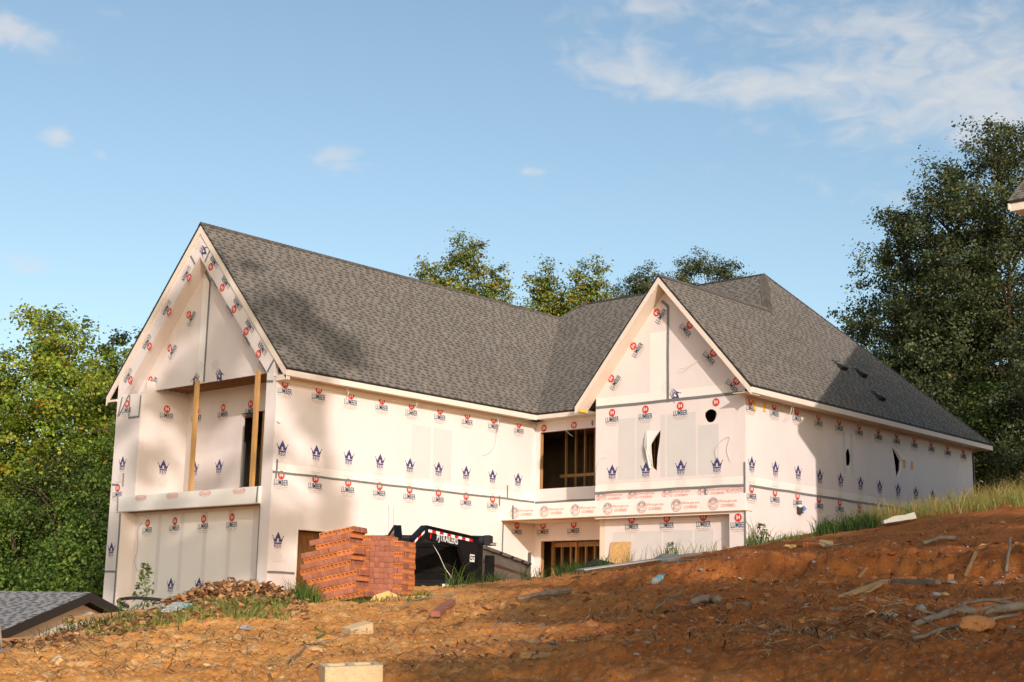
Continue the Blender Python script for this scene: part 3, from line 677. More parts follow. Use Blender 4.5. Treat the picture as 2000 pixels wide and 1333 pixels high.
for b in (5.925, 4.609, 3.3): L84(porch_back, (1.7, b, 5.99), 'A')
for b in (5.851, 4.635): LRX(porch_back, (1.7, b, 4.33), 'A')
L84(porch_left, (.92, 6.38, 6.0), 'B'); LRX(porch_left, (.928, 6.38, 4.33), 'B')
cl = [o for o in H.children if o.name.startswith('column')]
L84(cl[0], (0, 7.137, 6.11), 'A'); LRX(cl[0], (0, 7.143, 4.40), 'A'); L84(cl[0], (0, 7.30, 3.56), 'A'); LRX(cl[1], (0, 7.40, 1.83), 'A')
for b in (5.945, 4.382, 2.823, 1.29): put(MDUP, 'oval_logo', band_l, (-.07, b, 3.41), 'A', R(180))

# ---- laps, stud bays and seam tape
def strip(name, parent, face, at, x0, x1, z0, z1, m, off):
    v = [(x0, z0), (x1, z0), (x1, z1), (x0, z1)]
    p = [(at - off, x, z) if face == 'A' else (x, at - off, z) for x, z in v]
    return MB().poly(p).build(name, m, parent)
def tape(parent, face, p, q, w=.062, at=0, off=.011, n=None):
    """seam tape along a slightly uneven line"""
    p = Vector((p[0], p[1])); q = Vector((q[0], q[1])); d = q - p; L_ = d.length; d.normalize(); s = Vector((-d.y, d.x)); n = n or max(2, int(L_ / .7)); mb = MB(); prev = None
    for i in range(n + 1):
        c = p + d * L_ * i / n + s * random.uniform(-.012, .012)
        a, b = c + s * w / 2, c - s * w / 2
        f = lambda v: (at - off, v.x, v.y) if face == 'A' else (v.x, at - off, v.y)
        if prev: mb.poly([prev[1], f(b), f(a), prev[0]])
        prev = (f(a), f(b))
    return mb.build('seam_tape', 'tape', parent)
lap = lambda par, f, at, x0, x1, z0=3.9, z1=4.12: strip('wrap_lap', par, f, at, x0, x1, z0, z1, 'wrap_lap', .003)
lap(long_wall, 'B', 0, 0.01, AR - .05); lap(side, 'B', BR, AG + .16, 22.5); lap(front, 'A', AG, -8.97, -3.72)
lap(low_l, 'A', .5, .5, 6.99, .25, .72); lap(front, 'A', AG, -8.6, -3.75, 6.46, 6.72)
for x0, x1 in ((5.15, 5.95), (6.05, 6.85)): strip('stud_bay', long_wall, 'B', 0, x0, x1, 4.2, 5.75, 'wrap_bay', .003)
for x0, x1 in ((-5.18, -4.57), (-5.72, -5.24), (-6.27, -6.10), (-7.33, -6.33), (-8.1, -7.40)):
    strip('stud_bay', front, 'A', AG, x0, x1, 4.22, 6.03 if x0 > -8 else 5.62, 'wrap_bay', .002)
for x0, x1 in ((-4.84, -4.15), (-5.93, -4.90), (-7.0, -5.99), (-7.7, -7.06)): strip('stud_bay', low_f, 'A', 9.517, x0, x1, .9, 2.72, 'wrap_bay', .003)
strip('wrap_lap', low_f, 'A', 9.517, -3.86, -3.67, -.5, 3.14, 'soffit', .003)
strip('stud_bay', side, 'B', BR, 14.6, 14.80, 4.7, 5.95, 'wrap_bay', .003); strip('stud_bay', side, 'B', BR, 15.06, 15.25, 4.7, 5.95, 'wrap_bay', .003)
for k in range(5): strip('stud_bay', low_l, 'A', .5, 1.35 + 1.12 * k, 2.28 + 1.12 * k, -.5, 2.95, 'wrap_lap', .0025)
strip('wrap_lap', front, 'A', AG, -6.34, -5.72, 6.52, 8.5, 'wrap_lap', .0045)
strip('wrap_lap', panel_l, 'A', .45, 3.98, 4.28, 6.75, 9.9, 'wrap_white', .003)
tape(long_wall, 'B', (.0, 3.875), (AR - .03, 3.875)); tape(long_wall, 'B', (.0, 1.21), (.93, 1.21)); tape(long_wall, 'B', (.0, .5), (.93, .5))
tape(long_wall, 'B', (.13, 3.7), (.13, 4.22), off=.014); tape(long_wall, 'B', (9.05, 3.62), (9.05, 3.95), off=.014); tape(long_wall, 'B', (9.42, 3.85), (9.42, 4.3), off=.014)
tape(long_wall, 'B', (9.24, 1.5), (9.24, 3.12), off=.013)
tape(front, 'A', (-3.73, 6.43), (-8.88, 6.43), .085, AG); tape(front, 'A', (-6.36, 6.38), (-6.375, 9.25), .085, AG, off=.014)
tape(front, 'A', (-6.38, 9.2), (-6.15, 9.42), .09, AG, off=.016)
tape(front, 'A', (-3.72, 3.875), (-8.9, 3.86), .075, AG); tape(front, 'A', (-7.66, 3.62), (-7.62, 3.86), .06, AG, off=.014)
tape(front, 'A', (-8.94, 3.65), (-8.94, 4.5), .06, AG, off=.014); tape(front, 'A', (-8.93, 1.0), (-8.93, 3.15), .06, AG)
tape(win_wall, 'A', (-.02, 3.85), (-3.7, 3.86), at=AR); tape(beam_f, 'A', (-.5, 3.2), (-.5, 3.63), .06, AG - .06)
tape(win_wall, 'A', (-2.36, 6.18), (-2.36, 6.34), .07, AR)
tape(side, 'B', (AG + .16, 3.87), (22.0, 3.87), .07, BR)
tape(panel_l, 'A', (3.92, 6.74), (3.92, 9.8), .075, .45); tape(panel_l, 'A', (3.92, 9.75), (4.2, 10.15), .09, .45, off=.014)
tape(rake_band, 'A', (4.36, 10.52), (4.1, 10.22), .06); tape(rake_band, 'A', (3.35, 10.62), (3.62, 10.22), .06)
tape(rake_band, 'A', (.16, 6.95), (.44, 6.63), .07); tape(cl[2], 'A', (.16, 6.33), (.44, 6.36), .06)
tape(cl[0], 'A', (7.40, 6.55), (7.58, 5.95), .06); tape(cl[0], 'A', (7.5, 5.98), (7.05, 6.58), .06, off=.014); tape(cl[0], 'A', (7.02, 6.58), (6.98, 5.85), .06); tape(cl[0], 'A', (6.98, 5.87), (6.45, 5.86), .06, off=.014); tape(cl[0], 'A', (6.44, 5.85), (6.42, 6.5), .06)
tape(cl[0], 'A', (7.62, 3.88), (7.3, 3.88), .06); tape(cl[0], 'A', (7.02, 3.8), (7.04, 4.2), .055)
tape(cl[1], 'A', (7.65, 1.28), (7.05, 1.28), .06); tape(cl[1], 'A', (7.65, .12), (7.05, .12), .06); tape(cl[1], 'A', (7.05, -.6), (7.05, 3.0), .075, off=.014)
tape(cl[2], 'A', (.44, -.2), (.43, 3.0), .04); tape(band_l, 'A', (.50, 3.06), (.50, 3.49), .055, -.07); tape(band_l, 'A', (7.13, 3.06), (7.13, 3.49), .055, -.07)
strip('mesh_corner', beam_f, 'A', AG - .06, -.5, -.06, 3.2, 3.62, 'wrap_lap', .003)

# ---- torn flaps, cables, blocks
def flap(pts, m='wrap_white'): return MB().add(pts, [(i, i + 1, i + 3, i + 2) for i in range(0, len(pts) - 2, 2)]).build('torn_flap', m, H, smooth=True)
flap([(AG - .004, -5.62, 5.62), (AG - .004, -6.09, 5.58), (AG - .03, -5.64, 5.35), (AG - .05, -5.92, 5.40), (AG - .07, -5.66, 5.05), (AG - .09, -5.78, 5.05), (AG - .02, -5.74, 4.75), (AG - .03, -5.79, 4.74), (AG - .01, -5.85, 4.5), (AG - .01, -5.87, 4.5)])
flap([(AG - .004, -5.56, 5.55), (AG - .06, -5.62, 5.55), (AG - .05, -5.58, 5.2), (AG - .13, -5.64, 5.22), (AG - .02, -5.66, 4.9), (AG - .16, -5.70, 4.95), (AG - .004, -5.78, 4.52), (AG - .05, -5.74, 4.5)])
flap([(AG - .004, -5.49, 5.4), (AG - .03, -5.53, 5.4), (AG - .004, -5.5, 5.15), (AG - .09, -5.56, 5.1), (AG - .004, -5.54, 4.85), (AG - .02, -5.56, 4.85)], 'wrap_bay')
flap([(17.80, BR - .004, 5.83), (17.9, BR - .004, 5.86), (18.10, BR - .03, 5.68), (18.2, BR - .06, 5.70), (18.34, BR - .04, 5.46), (18.55, BR - .12, 5.46)])
flap([(18.30, BR - .004, 5.38), (18.36, BR - .03, 5.36), (18.25, BR - .02, 5.1), (18.30, BR - .04, 5.08), (18.06, BR - .004, 4.85), (18.12, BR - .02, 4.84)])
flap([(14.84, BR - .004, 4.95), (14.95, BR - .03, 4.92), (14.88, BR - .004, 4.86), (14.94, BR - .02, 4.82)])
def cable(pts, m='cable', r=.007):
    P = [Vector(p) for p in pts]; out = []
    for i in range(len(P) - 1):
        p0 = P[max(i - 1, 0)]; p1 = P[i]; p2 = P[i + 1]; p3 = P[min(i + 2, len(P) - 1)]
        for k in range(5):
            t = k / 5; out.append(0.5 * ((2 * p1) + (p2 - p0) * t + (2 * p0 - 5 * p1 + 4 * p2 - p3) * t * t + (3 * p1 - p0 - 3 * p2 + p3) * t ** 3))
    out.append(P[-1]); return MB().tube(out, r, 5).build('cable', m, H, smooth=True)
cable([(2.3, -.2, 6.47), (2.38, -.22, 6.3), (2.42, -.12, 6.1), (2.36, -.06, 5.9)]); cable([(2.32, -.2, 6.47), (2.42, -.2, 6.35), (2.45, -.1, 6.15)], r=.01)
cable([(5.05, -.25, 6.47), (5.02, -.28, 6.25), (4.85, -.15, 6.05), (4.72, -.05, 6.02)])
cable([(8.65, -.2, 6.47), (8.7, -.22, 6.1), (8.66, -.12, 5.5), (8.4, -.05, 5.2), (8.2, -.04, 5.15)]); cable([(8.68, -.2, 6.46), (8.74, -.22, 6.2), (8.72, -.15, 5.9)], 'cable_blue', .009)
cable([(10.5, -1.45, 6.47), (10.45, -1.48, 6.3), (10.42, -1.55, 6.05), (10.45, -1.8, 5.85)]); cable([(10.5, -1.5, 6.3), (10.45, -1.65, 6.12), (10.42, -1.95, 6.1)])
cable([(AG - .02, -4.15, 4.95), (AG - .08, -3.95, 4.85), (AG - .05, -3.8, 4.5), (AG - .03, -3.78, 4.1)])
cable([(AG - .02, -8.05, 4.62), (AG - .1, -8.1, 4.95), (AG - .08, -8.35, 5.2), (AG - .03, -8.5, 5.22), (AG - .05, -8.42, 4.9), (AG - .03, -8.5, 4.55)])
cable([(AG - .03, -7.45, 7.5), (AG - .12, -7.3, 7.42), (AG - .15, -7.1, 7.3), (AG - .12, -6.9, 7.3)])
cable([(11.22, BR - .3, 6.34), (11.18, BR - .25, 6.05), (11.1, BR - .15, 5.9)]); cable([(11.26, BR - .3, 6.34), (11.3, BR - .28, 6.1), (11.25, BR - .2, 5.95)])
cable([(16.3, BR - .3, 6.34), (16.2, BR - .15, 5.9), (15.95, BR - .06, 5.5), (15.75, BR - .03, 5.4)])
cable([(22.4, BR - .3, 6.34), (22.35, BR - .1, 5.6), (22.2, BR - .04, 5.0), (21.8, BR - .03, 4.6)])
cable([(.42, 5.62, 8.05), (.36, 5.6, 7.85), (.38, 5.66, 7.6), (.4, 5.55, 7.55)]); cable([(-.02, .25, .85), (-.08, .3, .7), (-.1, .22, .5), (-.05, .35, .2)]); cable([(-.02, .3, 1.0), (-.1, .2, .9), (-.12, .33, .75)])
cable([(.46, 6.6, 2.75), (.40, 6.72, 2.5), (.38, 6.6, 2.0), (.4, 6.75, 1.6), (.42, 6.6, 1.3)], 'cable_blue', .006)
cable([(4.3, -.012, 3.28), (4.33, -.012, 2.9), (4.32, -.012, 2.5)], 'cable_blue', .004); cable([(4.5, -.012, 3.26), (4.52, -.012, 2.9), (4.53, -.012, 2.45)], 'cable_blue', .004)
for a, z in ((9.66, 6.12), (10.18, 6.14), (18.61, 5.34), (19.13, 5.34)): MB().box((a - .045, BR - .03, z - .13), (a + .045, BR - .005, z + .13)).build('nailing_block', 'yellow_block', H)
ox = MB().box((11.86, BR - .12, 3.28), (12.04, BR - .005, 3.45)).build('outlet_box', 'geotextile', H)
MB().add([(11.98, BR - .13, 3.30), (12.16, BR - .16, 3.42), (12.10, BR - .1, 3.52), (11.92, BR - .08, 3.42)], [(0, 1, 2, 3)]).build('flashing', 'cable_blue', ox)
MB().add([(11.82, BR - .13, 3.44), (12.0, BR - .15, 3.50), (12.0, BR - .05, 3.54), (11.82, BR - .04, 3.5)], [(0, 1, 2, 3)]).build('flashing', 'wrap_white', ox)
MB().tube([(.1, -.03, 5.25), (.1, -.06, 5.25)], .05, 8).build('outlet_box', 'cable', H)

# ------------------------------------------------------------------ neighbouring houses
N1 = empty('neighbour_house', (6.3, -17.9, 1.5), 0, 'brown roofed neighbouring house with only its eave corner showing at the right edge', 'house')
def nb(name, mb, m): return mb.build(name, m, N1)
e0 = 9.42 - 1.5
nb('wall', MB().prism([(.55, -.6, -3), (13.45, -.6, -3), (13.45, -.6, e0), (7.0, -.6, e0 + 4.9), (.55, -.6, e0)], (0, -13, 0)), 'neighbour_wall')
nb('soffit', MB().box((.05, -14.0, e0 - .05), (.56, -.05, e0 - .01)), 'trim')
nb('fascia', MB().box((.0, -14.0, e0 - .052), (.045, 0, e0 + .17)), 'trim')
z0 = e0 + .18; rz_ = z0 + 7.0 * .76; C4 = [(-.03, .03, z0), (7.0, .03, rz_), (14.03, .03, z0)]; D4 = [(x_, -14.0, z_) for x_, y_, z_ in C4]
for k in (0, 1): nb('rake_board', MB().prism([C4[k], C4[k + 1], (C4[k + 1][0], .03, C4[k + 1][2] - .2), (C4[k][0], .03, C4[k][2] - .2)], (0, -.04, 0)), 'trim')
nr = nb('roof', MB().add(C4 + D4 + [(x_, y_, z_ - .05) for x_, y_, z_ in C4 + D4], [(0, 1, 4, 3), (1, 2, 5, 4), (6, 9, 10, 7), (7, 10, 11, 8), (0, 6, 7, 1), (1, 7, 8, 2), (0, 3, 9, 6), (2, 8, 11, 5)]), 'drip')
for p in ([C4[0], D4[0], D4[1], C4[1]],): o = shingle_cover(p, nr)

# low grey house down the slope on the left
c = Vector((CAM[0] + 38 * math.cos(bearing_px(60)), CAM[1] + 38 * math.sin(bearing_px(60)), -2.8))
hd = bearing_px(60) - R(128)
N2 = empty('neighbour_house', c, 0, 'low grey roofed house down the slope beyond the left bank', 'house')
ex = Vector((math.cos(hd), math.sin(hd), 0)); ey = Vector((-ex.y, ex.x, 0))       # ex: ridge direction to the gable on the right
def n2(x, y, z): return ex * x + ey * y + XZ * z
RZ, EZ = 3.34, 2.40; GX = 1.7; HW = 3.2
nr2 = MB().add([n2(GX, 0, RZ), n2(-14, 0, RZ), n2(-14, -HW, EZ), n2(GX, -HW, EZ), n2(-14, HW, EZ), n2(GX, HW, EZ)], [(0, 1, 2, 3), (0, 5, 4, 1)]).build('roof', 'roof_far', N2)
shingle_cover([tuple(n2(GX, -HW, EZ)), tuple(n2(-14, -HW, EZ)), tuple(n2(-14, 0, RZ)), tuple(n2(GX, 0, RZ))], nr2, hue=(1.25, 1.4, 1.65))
MB().hexa([n2(GX - .03, 0, RZ - .22), n2(GX + .02, 0, RZ - .22), n2(GX + .02, -HW, EZ - .22), n2(GX - .03, -HW, EZ - .22), n2(GX - .03, 0, RZ), n2(GX + .02, 0, RZ), n2(GX + .02, -HW, EZ), n2(GX - .03, -HW, EZ)]).hexa([n2(GX - .03, 0, RZ - .22), n2(GX + .02, 0, RZ - .22), n2(GX + .02, HW, EZ - .22), n2(GX - .03, HW, EZ - .22), n2(GX - .03, 0, RZ), n2(GX + .02, 0, RZ), n2(GX + .02, HW, EZ), n2(GX - .03, HW, EZ)]).build('rake_board', 'drip', N2)
MB().add([n2(GX - .35, 0, RZ - .25), n2(GX - .35, -HW + .2, EZ - .1), n2(GX - .35, -HW + .2, -1), n2(GX - .35, HW - .2, -1), n2(GX - .35, HW - .2, EZ - .1)], [(0, 1, 2, 3, 4)]).build('gable_wall', 'siding_far', N2)
MB().hexa([n2(-13.8, -HW + .2, -1), n2(GX - .4, -HW + .2, -1), n2(GX - .4, HW - .2, -1), n2(-13.8, HW - .2, -1), n2(-13.8, -HW + .2, EZ - .1), n2(GX - .4, -HW + .2, EZ - .1), n2(GX - .4, HW - .2, EZ - .1), n2(-13.8, HW - .2, EZ - .1)]).build('wall', 'siding_far', N2)
MB().tube([n2(-1.9, .5, 2.8), n2(-1.9, .5, 3.75)], .13, 10).tube([n2(-1.9, .5, 3.75), n2(-1.9, .5, 3.83)], .26, 10).build('roof_vent', 'rubber', N2)

# ------------------------------------------------------------------ dump trailer
T = empty('dump_trailer', (-2.945, -9.09, .10), 0, 'black gooseneck dump trailer with white lettering parked by the house', 'trailer')
T.rotation_euler = (0, R(1.5), R(30))
def tb(name, mb, m, parent=None, smooth=False): return mb.build(name, m, parent or T, smooth)
tb('bulkhead', MB().box((0, -1.05, .45), (.06, 1.05, 1.50)).box((-.03, -1.05, 1.44), (.07, 1.05, 1.53)).box((-.02, -.5, .5), (0, -.44, 1.44)).box((-.02, .44, .5), (0, .5, 1.44)).box((-.02, -1.04, .92), (0, 1.04, .98)), 'black_worn')
for s in (-1, 1):
    y0, y1 = (-1.05, -1.01) if s < 0 else (1.01, 1.05)
    sd = tb('bed_side', MB().box((.062, y0, .50), (4.9, y1, 1.42)), 'bed_steel')
    yo = -1.05 if s < 0 else 1.05
    for z in (.62, .90, 1.18): tb('side_rib', MB().hexa([(.07, yo, z - .05), (4.88, yo, z - .05), (4.88, yo + s * .002, z - .05), (.07, yo + s * .002, z - .05), (.07, yo, z + .03), (4.88, yo, z + .03), (4.88, yo + s * .045, z), (.07, yo + s * .045, z)]), 'bed_steel', sd)
    tb('top_rail', MB().box((.062, yo - .05, 1.422), (4.92, yo + .05, 1.49)), 'bed_steel', sd)
    for x in (1.3, 2.5, 3.7, 4.6): tb('tie_hook', MB().tube([(x, yo + s * .06, 1.40), (x, yo + s * .12, 1.44), (x + .12, yo + s * .12, 1.44), (x + .12, yo + s * .06, 1.40)], .02, 6), 'rubber', sd)
    for i in range(10):
        if i in (4, 5): continue
        x = 2.0 + i * .16; tb('reflector', MB().box((x, yo + s * .048, .70), (x + .155, yo + s * .055, .765)), 'reflect_red' if i % 2 else 'reflect_white', sd)
tb('bed_floor', MB().box((.062, -1.0, .5), (4.88, 1.0, .56)), 'black_worn')
tb('tailgate', MB().box((4.902, -1.05, .48), (4.96, 1.05, 1.46)).box((4.86, -1.12, .5), (4.96, -1.052, 1.72)), 'bed_steel')
tb('frame', MB().box((-.05, -.55, .30), (4.9, -.43, .495)).box((-.05, .43, .30), (4.9, .55, .495)), 'black_worn')
tb('front_box', MB().box((-.42, -.93, .10), (-.06, .93, .70)).box((-.45, -.96, .70), (-.04, .96, .735)), 'black_paint')
for s in (-1, 1):
    org = Vector((-.06, s * .98, 0)); end = Vector((-2.25, s * .14, 0)); u = (end - org).normalized(); n = Vector((u.y, -u.x, 0)) * (1 if s < 0 else -1)
    if n.y * s < 0: n = -n
    prof = [(0, .12), (0, 1.62), (1.86, 1.70), (2.33, 1.36), (2.33, 1.16), (1.84, 1.47), (.66, 1.38), (.24, .74), (.24, .12)]
    pl = tb('neck_plate', MB().slab(prof, [], org, u, XZ, n, .09), 'black_paint')
    tb('neck_flange', MB().add([org + u * x + XZ * z + n * k for x, z in ((0, 1.622), (1.862, 1.703), (2.36, 1.34)) for k in (.03, -.12)] + [org + u * x + XZ * (z + .02) + n * k for x, z in ((0, 1.622), (1.862, 1.703), (2.36, 1.34)) for k in (.03, -.12)], [(0, 2, 3, 1), (2, 4, 5, 3), (6, 7, 9, 8), (8, 9, 11, 10), (0, 6, 8, 2), (2, 8, 10, 4), (1, 3, 9, 7), (3, 5, 11, 9)]), 'black_paint', pl)
    for i in range(12):
        a0, a1 = .22 + i * .13, .22 + i * .13 + .128; f = lambda a, d: org + u * a + XZ * (1.62 + .043 * a - d) + n * .004
        tb('reflector', MB().poly([f(a0, .10), f(a1, .10), f(a1, .045), f(a0, .045)]), 'reflect_red' if i % 2 == 0 else 'reflect_white', pl)
    for i in range(4):
        f = lambda t, d: org + u * (1.90 + .42 * t) + XZ * (1.655 - .30 * t - d) + n * .004
        tb('reflector', MB().poly([f(i / 4, .085), f(i / 4 + .24, .085), f(i / 4 + .24, .035), f(i / 4, .035)]), 'reflect_red' if i % 2 else 'reflect_white', pl)
    def pm(a, z, k=.006):
        mw = Matrix.Identity(4); r_ = -u if s < 0 else u; p = org + u * a + XZ * z + n * k
        up = XZ; 
        for i in range(3): mw[i][0] = r_[i]; mw[i][1] = up[i]; mw[i][2] = n[i]; mw[i][3] = p[i]
        return mw
    mb = MB(); MB().poly([(-.60, -.06, 0), (-.565, -.06, 0), (-.55, .07, 0), (-.585, .07, 0)]).build('lettering_bar', 'reflect_red', pl, mw=pm(1.12, 1.505) @ Matrix.Rotation(R(-2.3), 4, 'Z')); add_text(mb, 'PJTRAILERS', .18, 0, 0, 0, .003, .84)
    mb.build('lettering', ['sticker'], pl, mw=pm(1.12, 1.505) @ Matrix.Rotation(R(-2.3), 4, 'Z'))
    mb = MB(); mb.poly([(-.085, -.075, 0), (.085, -.075, 0), (.085, .075, 0), (-.085, .075, 0)], 0); add_text(mb, 'DT', .12, 0, 0, 1, .006, .9, .003)
    mb.build('badge', ['sticker', 'black_paint'], pl, mw=pm(.22, 1.20))
tb('coupler', MB().box((-2.34, -.15, 1.12), (-2.14, .15, 1.42)).tube([(-2.24, 0, 1.15), (-2.24, 0, .62)], .055, 10), 'black_paint')
tb('landing_leg', MB().tube([(-1.02, .2, 1.46), (-1.02, .2, .74)], .065, 12), 'black_paint', smooth=True)
tb('lead', MB().tube([(-1.15, -.3, 1.40), (-1.1, -.42, 1.2), (-.9, -.5, .95), (-.75, -.62, .76)], .006, 5), 'cable')
tb('jack', MB().box((-.04, -1.28, .12), (.18, -1.12, 1.28)).box((-.02, -1.25, -.15), (.16, -1.15, .12)).box((-.2, -1.26, .42), (-.04, -1.22, .46)), 'black_worn')
tb('tarp_roller', MB().tube([(.16, -1.15, 1.60), (.16, 1.1, 1.60)], .10, 12).box((.02, -1.2, 1.50), (.32, -1.08, 1.70)).tube([(.30, -.9, 1.58), (.5, -1.08, 1.60), (.34, -1.15, 1.52)], .03, 6), 'rubber', smooth=False)
tb('crank', MB().tube([(.1, -1.2, 1.52), (.1, -1.32, 1.52)], .035, 8), 'chrome')
tb('license_plate', MB().box((-.456, -.48, .56), (-.452, -.34, .66)), 'sticker')
for x in (2.75, 3.62):
    for s in (-1, 1):
        w = tb('wheel', MB().tube([(x, s * .80, .20), (x, s * 1.0, .20)], .37, 20), 'rubber', smooth=False); tb('rim', MB().tube([(x, s * 1.0, .20), (x, s * 1.012, .20)], .2, 16), 'chrome', w)

# ------------------------------------------------------------------ brick stacks
def brick_mesh():
    mb = MB(); L_, D_, Hh = .243, .066, .069
    xs = [-L_ / 2]; hw = .042
    for k in range(4): cx = -L_ / 2 + L_ * (k + .5) / 4; xs += [cx - hw / 2, cx + hw / 2]
    xs.append(L_ / 2); zs = [0, .016, .054, Hh]
    for y, s in ((-D_ / 2, 1), (D_ / 2, -1)):
        for i in range(len(xs) - 1):
            for j in range(3):
                if j == 1 and i % 2 == 1:
                    yb = y + s * .031; x0, x1, z0_, z1_ = xs[i], xs[i + 1], zs[1], zs[2]
                    mb.add([(x0, y, z0_), (x1, y, z0_), (x1, y, z1_), (x0, y, z1_), (x0, yb, z0_), (x1, yb, z0_), (x1, yb, z1_), (x0, yb, z1_)], [(0, 1, 5, 4), (1, 2, 6, 5), (2, 3, 7, 6), (3, 0, 4, 7), (4, 5, 6, 7)], 1); continue
                mb.poly([(xs[i], y, zs[j]), (xs[i + 1], y, zs[j]), (xs[i + 1], y, zs[j + 1]), (xs[i], y, zs[j + 1])], 1)
    a, d = L_ / 2, D_ / 2
    mb.add([(-a, -d, 0), (a, -d, 0), (a, d, 0), (-a, d, 0), (-a, -d, Hh), (a, -d, Hh), (a, d, Hh), (-a, d, Hh)], [(0, 3, 2, 1), (4, 5, 6, 7), (1, 2, 6, 5), (3, 0, 4, 7)], 0)
    return mb.mesh('brick', ['brick_coat', 'brick_bed'])
BRK = brick_mesh()
def brick(parent, x, y, z, rz=0.0, sx=1.0, rx=0.0):
    o = link('brick', BRK, parent); o.location = (x + random.uniform(-.003, .003), y + random.uniform(-.007, .007), z); o.rotation_euler = (rx, 0, rz + random.uniform(-.025, .025)); o.scale = (sx, 1, 1); return o
def stack(px, r, yaw, lean, dz, label, kind):
    b = bearing_px(px); p = gp(px, r, dz)
    E = empty('brick_stack', p, 0, label, 'bricks', 'brick stacks in front of the trailer'); E.rotation_euler = (0, R(lean), b - R(90) + R(yaw)); return E
SL = stack(664, 19.4, -24, -11.5, .03, 'leaning stack of orange bricks with core holes showing', 0)
for k in range(13):
    z = k * .0715; sh = random.uniform(-.012, .012) + (.03 if 3 < k < 9 else 0) * -1
    cut = {11: .16, 12: .36}.get(k, {10: .06}.get(k, 0.0))
    if k % 2 == 0:
        for j in range(7):
            for i in range(3):
                x = -.36 + .246 * (i + .5) + sh + (.05 if k % 4 == 0 else -.02)
                if x - .12 < -.36 + cut - .07: continue
                brick(SL, x, -.20 + j * .0675, z)
    else:
        for j in range(2):
            for i in range(11):
                x = -.36 + .0672 * (i + .5) + sh
                if x < -.36 + cut: continue
                brick(SL, x, -.12 + j * .246, z, R(90))
SRk = stack(752, 19.6, -20, .6, -.04, 'upright stack of bricks showing plain brown ends', 1)
for k in range(13):
    z = k * .0712; sh = random.uniform(-.01, .01)
    n = 9 if k < 12 else 5
    for j in range(2):
        for i in range(n):
            if k % 2 == 1 and i >= 7 and j == 0: continue
            if k % 2 == 0 and i < 2 and j == 0: continue
            brick(SRk, -.30 + .0676 * (i + .5) + sh, -.12 + j * .246, z, R(90))
    if k % 2 == 1:
        for j in range(3): brick(SRk, -.30 + .0676 * 8 + sh, -.20 + j * .0675, z, 0, .54)
    else:
        for j in range(3): brick(SRk, -.30 + .0676 * 1 + sh, -.20 + j * .0675, z, 0, .54)

# ------------------------------------------------------------------ loose things on the ground
def at(px, r, dz=0, rz=0): 
    p = gp(px, r, dz); return p, bearing_px(px) - R(90) + rz
def thing(name, mb, mats, px, r, dz, rz, label, cat, group=None, rot=(0, 0), smooth=False):
    p, a = at(px, r, dz, rz); o = mb.build(name, mats, None, smooth); o.location = p; o.rotation_euler = (rot[0], rot[1], a); return tag(o, label, cat, group)
def lump(sx, sy, sz, seed, sub=2, rough=.25):
    import bmesh
    bm = bmesh.new(); bmesh.ops.create_icosphere(bm, subdivisions=sub, radius=1); rg = np.random.default_rng(seed)
    ax = rg.normal(size=(11, 3)); ax /= np.linalg.norm(ax, axis=1)[:, None]; lim = rg.uniform(.66, .92, 11)
    mb = MB(); vs = []
    for v in bm.verts:
        c = np.array(v.co)
        for a_, l_ in zip(ax, lim):
            d = c @ a_
            if d > l_: c = c - a_ * (d - l_)
        c = c * (1 + rough * .10 * (rg.random() - .5)); vs.append((c[0] * sx, c[1] * sy, c[2] * sz))
    mb.add(vs, [[v.index for v in f.verts] for f in bm.faces]); bm.free(); return mb
# concrete block in the foreground
def cblock():
    mb = MB(); k_ = .70; ox = [(-.20, -.098), (.20, -.098), (.20, .098), (-.20, .098)]
    holes = [[(-.155, -.055), (-.025, -.055), (-.025, .055), (-.155, .055)], [(.025, -.055), (.155, -.055), (.155, .055), (.025, .055)]]
    ox = [(a * k_, b * k_) for a, b in ox]; holes = [[(a * k_, b * k_) for a, b in h] for h in holes]
    return mb.slab(ox, holes, (0, 0, .14), (1, 0, 0), (0, 1, 0), (0, 0, 1), .14)
thing('concrete_block', cblock(), 'concrete', 690, 7.1, -.03, R(14), 'tan hollow concrete block at the bottom edge', 'block', rot=(R(6), R(-3)))
thing('paver', MB().box((-.12, -.06, 0), (.12, .06, .10)), 'concrete', 701, 12.6, -.01, R(35), 'small pale block lying on the dry clay', 'block', rot=(R(8), R(-14)))
mb = MB().prism([(-.36, -.05, 0), (.36, -.05, 0), (.36, -.05, .12), (.05, -.05, .10), (-.12, -.05, .17), (-.30, -.05, .11), (-.36, -.05, .03)], (0, .12, 0))
thing('foam_offcut', mb, 'foam', 775, 19.0, -.02, R(-4), 'yellow offcut board lying before the brick stacks', 'board')
thing('wood_offcut', MB().box((-.12, -.05, 0), (.12, .05, .09)), 'old_lumber', 772, 18.7, -.03, R(5), 'short wooden offcut under the yellow board', 'board')
for px, r, rz, lab in ((1588, 22.0, 10, 'red brick lying on the terrace beside a cream block'), (1352, 12.6, 35, 'dark red cored brick half sunk in shaded clay')):
    p, a = at(px, r, .0); o = link('loose_brick', BRK); o.location = p; o.rotation_euler = (R(5) if px > 1500 else R(-80), 0, a + R(rz)); o.scale = (1.1,) * 3; tag(o, lab, 'brick', 'loose bricks')
thing('paver', MB().box((-.09, -.05, 0), (.09, .05, .085)), 'concrete', 1616, 22.0, -.01, R(-20), 'cream block beside the red brick on the terrace', 'block', rot=(R(4), R(10)))
thing('paver', MB().box((-.09, -.05, 0), (.09, .05, .07)), 'foam', 1545, 23.6, -.01, R(15), 'small yellow block near the house wall', 'block')
